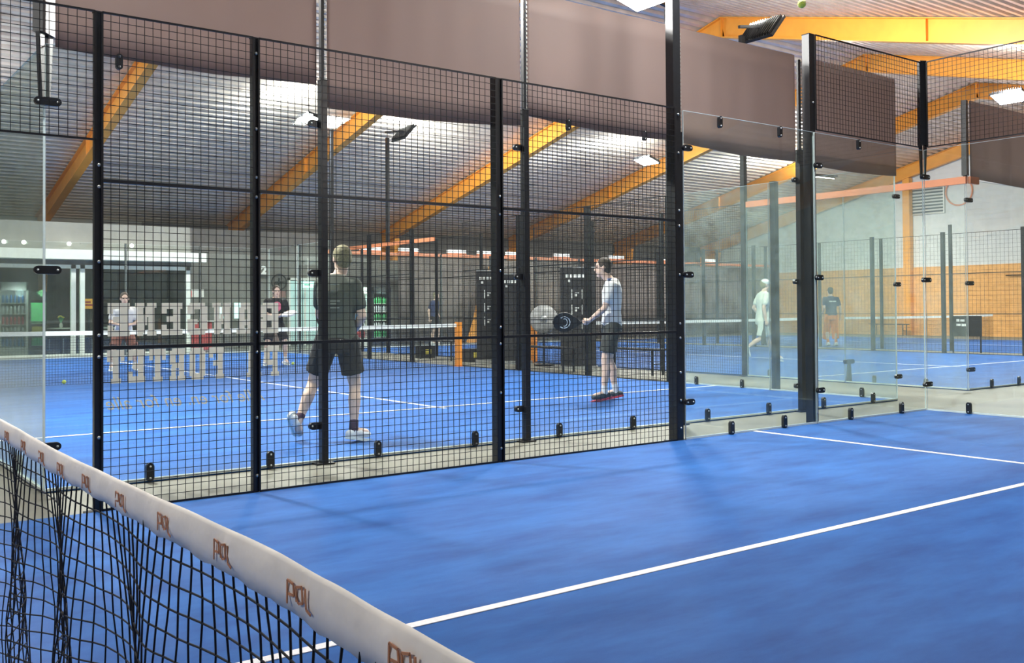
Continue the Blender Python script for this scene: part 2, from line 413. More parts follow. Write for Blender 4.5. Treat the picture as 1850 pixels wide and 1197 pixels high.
# ---- neighbouring court: back wall y=ny (glass + tall posts + tarpaulin)
ord5 = ['lettered back glass panel of the neighbouring court, behind the narrow mesh', 'neighbouring back glass panel behind the dark shirted player legs',
        'neighbouring back glass panel in front of the white shirted player', 'neighbouring back glass panel right of the tall light pole', 'neighbouring back glass panel at its right corner']
gp = []
foots = [(.74+.8+.02, 2.45), (3.37, 4.33), (5.28, 6.22), (7.3, 8.3), (9.3, 10.3)]
for k in range(5):
    a = nx+2*k
    tgl = glass_panel('x', a+.003, a+1.997, ny, .03, 2.99, ord5[k], side=-1, foot=foots[k], top=(a+.47,) if k == 0 else (a+.53, a+1.53) if k == 2 else ())
    gp.append(tgl)
for k in range(1, 5):
    for zz in (.30, 1.49, 2.66): clamp(gp[k-1], .96, -.025, zz, 'h', Ln=.15)
for zz in (.31, 1.48, 2.60): clamp(gp[0], -.985, -.025, zz, 'h', Ln=.17); clamp(gp[4], .985, -.025, zz, 'h', Ln=.14)
pl = ['black post of the neighbouring back wall in front of the dark shirted player', 'black post of the neighbouring back wall left of the white shirted player',
      'black post of the neighbouring back wall hidden behind the tall light pole', 'black post of the neighbouring back wall beside the near court tall post']
STRIP = mat('perforated_strip', (.46, .47, .43), .4, .7, .25, 12)
for k in range(1, 5):
    x = nx+2*k; t = post(x, ny-.045, 3.0, .055 if k < 4 else .085, pl[k-1], d=.06)
    # upper perforated strip carrying the tarpaulin
    MB().box(-.02, .006, -.02, .02, 3.0, 4.05).build('upper_rail', BLACK, t)
    m = MB()
    for j in range(26): m.box(.006, .020, -.025, .012, 3.01+j*.04, 3.032+j*.04)
    m.build('perforated_strip', STRIP, t)
corner_bracket(nx, ny, 'black bracket hanging over the neighbouring court left glass corner', 4.1, 50, 2.62, .17)

def tarp(x0, x1, z0a, z0b, z1, y, label, seed=0, axis='x'):
    rg_ = random.Random(seed); n = 60; fr = []
    ph = [rg_.uniform(0, 6.28) for _ in range(4)]
    def dy(u): return .006*math.sin(3.1*u*2+ph[0])+.004*math.sin(9*u+ph[1])+.003*math.sin(19*u+ph[2])
    rs = []
    for i in range(n+1):
        u = i/n; x = x0+(x1-x0)*u; zb = z0a+(z0b-z0a)*u-.03*math.sin(math.pi*u)
        col = []
        for j in range(7):
            z = zb+(z1-zb)*j/6; col.append((x, y+dy(u*(x1-x0))*(1-.25*j/6), z))
        back = [(p[0], p[1]+.004, p[2]) for p in reversed(col)]
        rs.append(col+back)
    mb = MB(); mb.rings(rs)
    t = tag(mb.build('tarpaulin_banner', TARP, None, True), label, 'tarpaulin')
    return t
tarp(nx+.06, nx+1.955, 2.97, 2.97, 4.14, ny-.034, 'mauve brown tarpaulin at the top left, above the lettered glass', 1)
tarp(nx+2.045, nx+3.955, 2.80, 2.86, 4.12, ny-.034, 'mauve brown tarpaulin with soft folds above the dark shirted player', 2)
tarp(nx+4.045, nx+5.955, 2.96, 2.92, 4.10, ny-.034, 'mauve brown tarpaulin left of the tall light pole', 3)
tarp(nx+6.045, nx+7.94, 2.91, 2.87, 4.10, ny-.034, 'mauve brown tarpaulin just right of the tall light pole', 4)
tarp(nx+8.06, nx+9.98, 2.87, 2.86, 4.10, ny-.034, 'darker mauve brown tarpaulin at the right end of the neighbouring wall', 5)

# ---- neighbouring court side walls
rx = nx+10
glass_panel('y', ny+.01, ny+1.995, rx, .03, 2.99, 'neighbouring side glass panel meeting its right corner', GLASS2, side=1, foot=(1.4, 2.3))
glass_panel('y', ny+2.005, ny+3.99, rx, .03, 2.99, 'neighbouring side glass panel behind the tall light pole', GLASS2, side=1, foot=(3.4, 4.3))
glass_panel('y', ny+.01, ny+1.995, nx, .03, 2.99, 'neighbouring side glass panel at the left edge of the picture', GLASS2, side=-1, foot=(1.9,))
glass_panel('y', ny+2.005, ny+3.99, nx, .03, 2.99, 'neighbouring left side glass panel, second from the corner', GLASS, side=-1)
post(rx+.05, ny+1.94, 3.0, .085, 'black side post standing in front of the white capped player')
post(rx+.05, ny+4.0, 6.0, .09, 'tall floodlight pole of the neighbouring court behind the near pole')
wl = ['between the neighbouring court and the walkway, nearest the tall pole', 'just left of the white shirted player', 'behind the roll-up banners', 'beyond the orange net post', 'second beyond the orange net post', 'third beyond the orange net post']
yy = [ny+4+2*k for k in range(1, 7)]
for k, y in enumerate([ny+6, ny+8, ny+12, ny+14, ny+16, ny+18]):
    post(rx+.04, y, 6.0 if k == 4 else 3.0, .07, 'black side post of the neighbouring court, '+['behind the white shirted player', 'hidden behind the mid wall posts', 'first beyond the orange net post', 'second beyond the orange net post',
         'tall one carrying the bright floodlight', 'last before its far corner'][k])
for k, (a, b) in enumerate([(ny+4.05, ny+5.96), (ny+6.04, ny+7.96), (ny+12.04, ny+13.96), (ny+14.04, ny+15.96)]):
    mesh_panel('y', a, b, rx, .02, 3.0, 'wire mesh on the neighbouring right side, '+['next to the tall pole', 'behind the white shirted player', 'first beyond the net post', 'second beyond the net post'][k], (1., 2.), wire=.004, step=.0508)
for k, (a, b) in enumerate([(ny+8.04, ny+9.9)]):
    mesh_panel('y', a, b, rx, .02, 3.0, 'wire mesh on the neighbouring right side, just before the net post', (1., 2.))
glass_panel('y', ny+16.04, ny+17.97, rx, .03, 2.99, 'neighbouring side glass panel beyond the floodlight pole', side=1)
glass_panel('y', ny+18.04, ny+19.97, rx, .03, 2.99, 'neighbouring side glass panel at its far right corner', side=1)
for k in range(5):
    a = nx+2*k
    glass_panel('x', a+.01, a+1.99, ny+20, .03, 2.99, 'far back glass panel of the neighbouring court, '+['leftmost', 'second from the left', 'middle one', 'second from the right', 'rightmost'][k], side=-1)
for k in range(1, 5):
    post(nx+2*k, ny+20.05, 3.0, .05, 'thin black far post before the lobby, '+['leftmost', 'second from the left', 'third from the left', 'rightmost'][k-1])

# ---- third court enclosure
glass_panel('y', ty+.01, ty+1.995, tx, .03, 2.99, 'far court side glass panel at its near corner', GLASS2, side=-1, foot=(1.75, 2.6))
glass_panel('y', ty+2.005, ty+3.95, tx, .03, 2.99, 'far court side glass panel beside the light pole', GLASS2, side=-1, foot=(3.7, 4.6))
g5 = glass_panel('x', tx+.01, tx+1.99, ty, .03, 2.99, 'far court back glass panel at the right edge', side=-1, foot=(tx+.6, tx+1.4))
glass_panel('x', tx+2.0, tx+3.99, ty, .03, 2.99, 'far court back glass panel, second from its corner', side=-1)
for zz in (.3, 1.52, 2.7): clamp(g5, -.98, -.03, zz, 'h', Ln=.2, w=.06)
tp = thing('glass_prop', 'short black floor prop with a clamp head at the far court side glass', 'prop', (tx+.1, ty+2.0, 0))
MB().prism([(-.06, 0), (.06, 0), (.03, .3), (-.03, .3)], (0, 0, 0), (1, 0, 0), (0, 0, 1), .03).build('stem', BLACK, tp)
MB().prism(stadium(.24, .07), (0, 0, .33), (1, 0, 0), (0, 0, 1), .05).build('clamp_head', BLACK, tp)
corner_bracket(tx, ty, 'black corner bracket at the far court, left of the right-hand tarpaulin', 4.12, 10, 2.95, .10)
tarp(tx+.06, tx+3.98, 3.02, 2.99, 4.12, ty-.034, 'mauve brown tarpaulin cut off by the right edge of the picture', 6)
sr = MB().prism([(0, 0), (ty+3.9-ty+.04, 0), (ty+3.9-ty+.04, .10), (0, .10)], (tx-.045, ty-.04, 2.93), (0, 1, 0), (0, 0, 1), .05)
sr = sr.build('rail_length', SALMON); 
st_ = thing('top_rail', 'salmon orange rail along the top of the far court side glass', 'rail', (0, 0, 0)); sr.parent = st_
MB().box(tx-.018, tx+.22, ty-.085, ty-.045, 2.93, 3.03).build('rail_return', SALMON, st_)
tag(MB().box(tx-.07, tx-.04, ty+14, ty+20, 2.95, 3.05).build('top_rail', SALMON), 'distant orange rail end above the lit drinks fridges', 'rail')
for k, (y, h) in enumerate([(ty+4, 5.95), (ty+6, 3.), (ty+8, 3.), (ty+12, 3.), (ty+14, 3.), (ty+16.5, 5.95), (ty+18, 3.), (ty+20, 3.)]):
    post(tx, y, h, .085 if h > 4 else .06, 'black post, left side of the far court, '+['tall, under the top right floodlight', 'first behind it', 'second behind it', 'first beyond its net', 'second beyond its net', 'tall, under the small tilted floodlight', 'last but one', 'at its far corner'][k])
for k, y in enumerate([ty+4.05, ty+6.04, ty+8.04, ty+12.04, ty+14.04]):
    mesh_panel('y', y, y+1.9, tx, .02, 3.0, 'wire mesh on the left side of the far court, '+['first after the glass', 'second after the glass', 'third after the glass', 'first beyond the net', 'second beyond the net'][k], (1., 2.), step=.0508)
for k in range(1, 6):
    post(tx+2*k, ty+20.03, 3.0, .06, 'black post along the far end of the far court, '+['first from the left', 'second from the left', 'third from the left', 'fourth from the left', 'last at right'][k-1])
for k in range(5):
    glass_panel('x', tx+2*k+.01, tx+2*k+1.99, ty+20, .03, 2.99, 'far end glass of the far court, '+['first from the left', 'second from the left', 'third from the left', 'fourth from the left', 'last at right'][k], side=-1)
fy = [4.0, 6.0, 8.0, 12.0, 14.0, 16.0]
for k, y in enumerate(fy):
    post(tx+10, ty+y, 3.05, .085, 'black post, right side of the far court, '+['at the right edge of the picture', 'left of the black board', 'third from the right edge', 'first beyond the net', 'second beyond the net', 'third beyond the net'][k])
for k, y in enumerate([4.05, 6.04, 8.04, 10.04, 12.04, 14.04]):
    mesh_panel('y', ty+y, ty+y+1.9, tx+10, .02, 3.0, 'wire mesh, right side of the far court, '+['in front of the cladding at right', 'second from the right edge', 'third from the right edge', 'first beyond the net', 'second beyond the net', 'third beyond the net'][k], (1., 2.), wire=.0035, step=.1016)
for k, y in enumerate([7.7, 9.75, 11.8, 13.8, 15.8, 18.0]):
    post(24.4, y, 3.35 if k == 0 else 3.1, .07, 'slim black post of the farthest court, '+['beside the black board', 'second from the black board', 'third from the black board', 'fourth from the black board', 'fifth from the black board', 'sixth from the black board'][k])

# ------------------------------------------------------------------ decal lettering on the neighbouring back glass (read from inside the court)
GL = {'B': ['1110', '1011', '1110', '1011', '1110'], }
def rects(ch):
    # block letters with slab feet on a 10 x 14 grid: (x0,y0,x1,y1), y up
    T = {
     'B': [(0, 0, 3.6, 14), (0, 0, 8.5, 2.6), (0, 11.4, 8.5, 14), (0, 5.8, 8.3, 8.2), (6.4, 1, 10, 6.6), (6.4, 7.4, 10, 13)],
     'A': [(1.2, 0, 4.2, 12), (5.8, 0, 8.8, 12), (2.2, 11, 7.8, 14), (3, 3.8, 7, 6.4), (0, 0, 4.9, 2), (5.2, 0, 10, 2)],
     'N': [(1, 0, 3.8, 14), (6.2, 0, 9, 14), (0, 0, 4.4, 2), (0, 12, 4.4, 14), (5.6, 12, 10, 14), (3.2, 8, 5.2, 12.4), (4.4, 4.5, 6, 9), (5.4, 1, 7, 6)],
     'G': [(0, 1.5, 3.6, 12.5), (1.2, 0, 8.8, 2.8), (1.2, 11.2, 8.8, 14), (6.4, 1, 10, 6.6), (5, 4.6, 10, 6.8), (6.6, 9.2, 10, 13)],
     'E': [(1, 0, 4.4, 14), (0, 0, 10, 2.6), (0, 11.4, 10, 14), (4, 5.8, 7.6, 8.2), (7.6, 0, 10, 4.6), (7.6, 9.4, 10, 14)],
     'P': [(1, 0, 4.4, 14), (0, 0, 5.6, 2), (0, 11.4, 8.8, 14), (4, 5, 8.8, 7.4), (6.6, 6, 10, 13)],
     'F': [(1, 0, 4.4, 14), (0, 0, 5.6, 2), (0, 11.4, 10, 14), (4, 5.8, 7.4, 8.2), (7.4, 9.4, 10, 14)],
     'O': [(0, 1.5, 3.6, 12.5), (6.4, 1.5, 10, 12.5), (1.2, 0, 8.8, 2.8), (1.2, 11.2, 8.8, 14)],
     'R': [(1, 0, 4.2, 14), (0, 0, 5, 2), (0, 11.4, 8.6, 14), (4, 5.4, 8.6, 7.8), (6.4, 7, 9.8, 13), (6.2, 0, 9, 6.4), (6, 0, 10, 2)],
     'T': [(3.3, 0, 6.7, 14), (2, 0, 8, 2), (0, 11.4, 10, 14), (0, 9.2, 2.2, 14), (7.8, 9.2, 10, 14)],
     'D': [(0, 0, 3, 14), (0, 0, 8.5, 2.4), (0, 11.6, 8.5, 14), (7, 1.4, 10, 12.6)],
     'L': [(1, 0, 4, 14), (1, 0, 10, 2.6)],
    }
    return T[ch]
def block_text(txt, xr, xl, zb, zt, y, parent, name='letter'):
    """mirrored for the viewer: first character at the larger x (right), running towards -x"""
    n = len(txt); w = (xr-xl)/n
    for i, c in enumerate(txt):
        if c == ' ': continue
        mb = MB(); sx = w*.80/10; sz = (zt-zb)/14; xs = xr-i*w-w*.10
        for k, (a, b, c1, d) in enumerate(rects(c)):
            e = k*.00008
            mb.box(xs-c1*sx, xs-a*sx, y-.0012-e, y+.0012+e, zb+b*sz, zb+d*sz)
        mb.build(name, DECAL, parent)
yd = ny-.0075
sg = thing('glass_lettering', 'cream vinyl lettering on the glass reading in reverse left of the dark shirted player', 'lettering', (0, 0, 0))
block_text('BANGENE', 2.545, 1.265, 1.03, 1.26, yd, sg)
block_text('PA FORTET', 2.545, 1.265, .705, .935, yd, sg)
m = MB().box(2.34, 2.37, yd-.0012, yd+.0012, .945, .975).build('letter_ring', DECAL, sg)

def text_mesh(txt, size, mtl, parent, M, name='lettering', shear=0., ext=.0008, offset=0.):
    c = bpy.data.curves.new(name, 'FONT'); c.body = txt; c.size = size; c.extrude = ext; c.shear = shear; c.offset = offset
    c.align_x = 'LEFT'; c.resolution_u = 3
    tmp = bpy.data.objects.new(name, c); COL.objects.link(tmp)
    dg = bpy.context.evaluated_depsgraph_get(); dg.update()
    me = bpy.data.meshes.new_from_object(tmp.evaluated_get(dg)); bpy.data.objects.remove(tmp)
    me.transform(M); me.materials.clear(); me.materials.append(mtl)
    o = bpy.data.objects.new(name, me); COL.objects.link(o); o.parent = parent
    return o
# script line, mirrored
def facing(origin, ux, uz):
    ux = Vector(ux); uz = Vector(uz); n = ux.cross(uz)
    return Matrix.Translation(origin) @ Matrix((ux, uz, n)).transposed().to_4x4()
text_mesh('Alle for en. en for alle', .128, DECAL, sg, facing((2.42, yd, .525), (-1, 0, 0), (0, 0, 1)), 'script_line', .42)

# ------------------------------------------------------------------ nets
# near net: at x=0, loose cords and white band
net = thing('tennis_net', 'near net with a white tape band crossing the lower left corner', 'net', (0, 0, 0))
ZN = [(-6.2, .86), (-5.4, .867), (-5.24, .873), (-5.10, .878), (-4.94, .884), (-4.69, .883), (-4.31, .878), (-3.75, .875), (-2.91, .886), (-1.5, .90), (0, .92)]
def zn(y):
    for (a, za), (b, zb) in zip(ZN, ZN[1:]):
        if y <= b:
            t = (y-a)/(b-a); t = t*t*(3-2*t); return za+(zb-za)*t
    return ZN[-1][1]
mb = MB(); rs = []
N = 240
for i in range(N+1):
    y = -6+5.95*i/N; zt = zn(y)+.0004*math.sin(y*23)
    wv = .0022*math.sin(y*17)+.001*math.sin(y*53+1); wb_ = .0025*math.sin(y*29+2); bh = .056+.010/(1+math.exp((y+4.4)*4))
    zb = zt-bh+.0012*math.sin(y*61)+.001*math.sin(y*113)
    rs.append([(-.006+wv*.3, y, zt-.006), (-.001, y, zt), (.006+wv*.3, y, zt-.006), (.008+wv, y, zt-.035), (.006+wb_, y, zb), (-.006+wb_, y, zb), (-.009+wv, y, zt-.035)])
mb.rings(rs); band = mb.build('tape_band', BAND, net, True)
band['label'] = 'white tape band printed with small orange brown letter marks'
def stroke(mb, pts, o, w, th=.0012):
    """polyline strokes on the band face x = o.x, text direction -y, up z"""
    for a, b in zip(pts, pts[1:]):
        pa = Vector((o[0], o[1]-a[0], o[2]+a[1])); pb = Vector((o[0], o[1]-b[0], o[2]+b[1]))
        mb.bar(pa, pb, th, w, up=(1, 0, 0)) if False else mb.bar(pa, pb, w, th, up=(1, 0, 0))
k = 0; y = -5.5585
while y < -.5:
    wv = .0022*math.sin(y*17)+.001*math.sin(y*53+1); o = (-.0105+wv, y+.035, zn(y)-.047); h = .026; mm = MB(); w = .0032
    stroke(mm, [(0, -.004), (.001, h), (.019, h*.92), (.021, .010), (.004, .009)], o, w)                 # P
    stroke(mm, [(.028, .004), (.027, h*.86), (.044, h), (.046, .006), (.034, .003), (.028, .010)], o, w)   # D
    stroke(mm, [(.054, h), (.056, .001), (.069, -.003)], o, w)                                             # L
    mm.build('printed_mark', BANDINK, band); y += .2645 if y < -4.05 else .22; k += 1
# cords
cell = .041; nz = 20
def netpt(i, j):
    y = -6+i*cell; z = zn(y)-.05-j*cell*.98
    d = j/nz
    ph = y*2*math.pi/.62+.9*math.sin(y*1.9)
    amp = .004+.042*min(1, d*1.8)
    dx = amp*math.sin(ph+d*.7)+.006*d*math.sin(y*31+j)
    dyv = -amp*.9*math.cos(ph+d*.9)*.9+.003*math.sin(i*2.1+j*1.7)
    zz = z+.006*math.sin(i*1.3+j*.9)*d - .012*abs(math.sin(ph*.5))*d
    return Vector((dx+.0, y+dyv, max(zz, .02)))
mb = MB(); ni = int(5.9/cell)
for i in range(ni+1): mb.tube([netpt(i, j) for j in range(nz)], .0018, 6)
for j in range(1, nz): mb.tube([netpt(i, j) for i in range(ni+1)], .0018, 6)
mb.build('cord_netting', NETM, net)
mb = MB(); mb.tube([(0, -6.0, .86), (0, -.05, .86)], .003, 6).build('headline_cable', STEEL, net)
np_ = thing('net_post', 'near net post by the gateway, outside the left edge', 'net post', (0, -.1, 0))
MB().box(-.04, .04, -.04, .04, .012, .92).build('post_tube', POSTOR, np_)

def simple_net(x0, x1, y, label, h=.90, sag=.02):
    t = thing('tennis_net', label, 'net', (0, 0, 0))
    def zz(x): u = (x-x0)/(x1-x0); return h-sag*4*u*(1-u)
    n = 40; rs = []
    for i in range(n+1):
        x = x0+(x1-x0)*i/n; z = zz(x)
        rs.append([(x, y-.012, z-.07), (x, y-.012, z), (x, y+.012, z), (x, y+.012, z-.07)])
    MB().rings(rs).build('tape_band', WHITE, t)
    mb = MB(); c = .045; m = int((x1-x0)/c)
    for i in range(m+1):
        x = x0+(x1-x0)*i/m; mb.bar((x, y, .02), (x, y, zz(x)-.06), .004)
    for j in range(19):
        f = j/19
        for i in range(n):
            xa = x0+(x1-x0)*i/n; xb = x0+(x1-x0)*(i+1)/n
            mb.bar((xa, y, .02+(zz(xa)-.08)*f), (xb, y, .02+(zz(xb)-.08)*f), .004)
    mb.build('cord_netting', NETM, t)
    return t
simple_net(nx, nx+9.9, ny+10, 'neighbouring net with a thin white band behind the dark shirted player')
simple_net(tx+.1, tx+9.9, ty+10, 'far court net with a white band running behind the white capped player')
simple_net(24.6, 33.2, 11.1, 'farthest court net in front of the orange cladding')
def netpost(x, y, label, w=.11, top=.93):
    t = thing('net_post', label, 'net post', (x, y, 0))
    MB().box(-w/2, w/2, -w/2, w/2, .012, top).build('post_tube', POSTOR, t)
    MB().box(-w/2-.04, w/2+.04, -w/2-.04, w/2+.04, .001, .014).build('base_plate', POSTOR, t)
    MB().tube([(w/2, 0, top-.25), (w/2+.05, 0, top-.25), (w/2+.05, 0, top-.13)], .008, 6).build('crank', STEEL, t)
netpost(nx+9.95, ny+10, 'bright orange net post of the neighbouring court')
netpost(tx+.02, ty+10, 'orange net post of the far court, seen just right of a wall post')

# ------------------------------------------------------------------ floodlights
def flood(x, y, z, rz, tilt, label, power=900, poleless=False, col=(1, .985, .95), size=.55):
    t = thing('floodlight', label, 'floodlight', (x, y, z), rz)
    M = Matrix.Rotation(tilt, 4, 'X')
    MB().box(-.38, .38, -.27, .27, .0, .05, M).build('housing', BLACK, t)
    m = MB()
    for i in range(13): m.box(-.33+i*.055-.004, -.33+i*.055+.004, -.25, .25, .05, .10, M)
    m.build('cooling_fin', BLACK, t)
    MB().box(-.35, .35, -.245, .245, -.012, .0, M).build('led_face', LED, t)
    MB().bar((0, -.05, .08), (0, -.62, -.02), .05, .05).build('mount_arm', BLACK, t)
    ld = bpy.data.lights.new('floodlight_beam', 'AREA'); ld.shape = 'RECTANGLE'; ld.size = size; ld.size_y = size*.7
    ld.energy = power; ld.color = col; ld.spread = R(170)
    lo = bpy.data.objects.new('floodlight_beam', ld); COL.objects.link(lo); lo.parent = t
    lo.matrix_local = M @ Matrix.Translation((0, 0, -.03))
    # added point light by the housing, brightening the roof around it
    pd = bpy.data.lights.new('added_roof_spill', 'POINT'); pd.energy = power*.55; pd.shadow_soft_size = .15; pd.color = col
    po = bpy.data.objects.new('added_roof_spill', pd); COL.objects.link(po); po.parent = t; po.location = (0, .30, .34)
    return t
PW = 680
# (x,y) head, rz: direction from pole to head is local +Y
flood(6.0, -.62, 5.3, R(180), R(14), 'floodlight over the near court on the tall pole', PW*.46)
flood(6.0, -5.5, 4.05, 0, R(8), 'floodlight over the near court from the opposite side', PW*.10)
flood(-6.0, -.62, 5.3, R(180), R(14), 'floodlight over the near court, behind the camera', PW*.42)
flood(.5, -.62, 5.3, R(180), R(14), 'floodlight over the near net, above the picture', PW*.10)
flood(10.3, ny+3.95, 6.05, R(90), R(14), 'glaring floodlight at the top, left of the tall pole', PW)
flood(10.35, ny+16, 6.05, R(90), R(14), 'glaring floodlight above the dark shirted player', PW)
flood(1.45, ny+4, 6.05, R(-90), R(14), 'floodlight on the left side of the neighbouring court', PW*1.6)
flood(1.45, ny+16, 6.05, R(-90), R(14), 'floodlight at the far left of the neighbouring court', PW)
flood(tx+.55, ty+4, 6.12, R(-90), R(48), 'tilted dark backed floodlight at the top right', PW)
flood(tx+.55, ty+16.5, 6.12, R(-90), R(48), 'tilted dark backed floodlight right of the second roof beam', PW)
flood(tx+9.5, ty+4, 6.05, R(90), R(18), 'glaring floodlight at the right edge', PW)
flood(tx+9.5, ty+16, 6.05, R(90), R(18), 'glaring floodlight above the white shirted player', PW)
flood(30.5, 6, 6.2, R(0), R(10), 'floodlight over the farthest court, near one', PW*1.3)
flood(30.5, 16, 6.0, R(0), R(10), 'floodlight over the farthest court, far one', PW*1.6)

# ------------------------------------------------------------------ people
def remesh(o, vox, sm=6, fac=.5):
    md = o.modifiers.new('remesh', 'REMESH'); md.mode = 'VOXEL'; md.voxel_size = vox; md.use_smooth_shade = True
    s2 = o.modifiers.new('smooth', 'SMOOTH'); s2.factor = fac; s2.iterations = sm
    return o
def lerp(a, b, t): return Vector(a)*(1-t)+Vector(b)*t
def ring(c, rx, ry, rt, fwd, n=20, sq=2.4):
    out = []
    for k in range(n):
        a = 2*math.pi*k/n; ca, sa = math.cos(a), math.sin(a)
        out.append(Vector(c)+rt*rx*math.copysign(abs(ca)**(2/sq), ca)+fwd*ry*math.copysign(abs(sa)**(2/sq), sa))
    return out
def hand(mb, wr, el, side, curl=.9, palm=None):
    """palm, five fingers of different length bent at two knuckles, thumb off the side of the palm"""
    wr = Vector(wr); d = (wr-Vector(el)).normalized(); pn = Vector(palm).normalized() if palm else Vector((side*-1, 0, 0))
    pn = (pn-d*pn.dot(d)).normalized(); ac = d.cross(pn)*(1 if side > 0 else -1)  # across, toward the thumb
    mb.capsule(wr, .026, wr+d*.05, .036, 12, (pn, .55)); mb.capsule(wr+d*.035+ac*.012, .028, wr+d*.082+ac*.008, .026, 10, (pn, .6)); mb.capsule(wr+d*.035-ac*.018, .024, wr+d*.075-ac*.018, .024, 10, (pn, .6))
    for i, (off, ln) in enumerate([(.028, .070), (.0095, .079), (-.009, .074), (-.027, .058)]):
        c = curl*(1+.07*i); p0 = wr+d*(.082-.004*abs(i-1))+ac*off
        d1 = (d*math.cos(c*.6)+pn*math.sin(c*.6)+ac*.03*(1.5-i)).normalized(); p1 = p0+d1*ln*.46
        d2 = (d*math.cos(c*1.5)+pn*math.sin(c*1.5)).normalized(); p2 = p1+d2*ln*.30
        d3 = (d*math.cos(c*2.1)+pn*math.sin(c*2.1)).normalized(); p3 = p2+d3*ln*.24
        mb.capsule(p0-d*.015, .0098, p1, .0092, 8); mb.capsule(p1, .0092, p2, .0085, 8); mb.capsule(p2, .0085, p3, .0075, 8)
    t0 = wr+d*.028+ac*.026; t1 = t0+(d*.62+ac*.62+pn*.35).normalized()*.038; t2 = t1+(d*.8+ac*.15+pn*.5).normalized()*.03
    mb.capsule(t0, .014, t1, .0115, 8); mb.capsule(t1, .0115, t2, .009, 8)

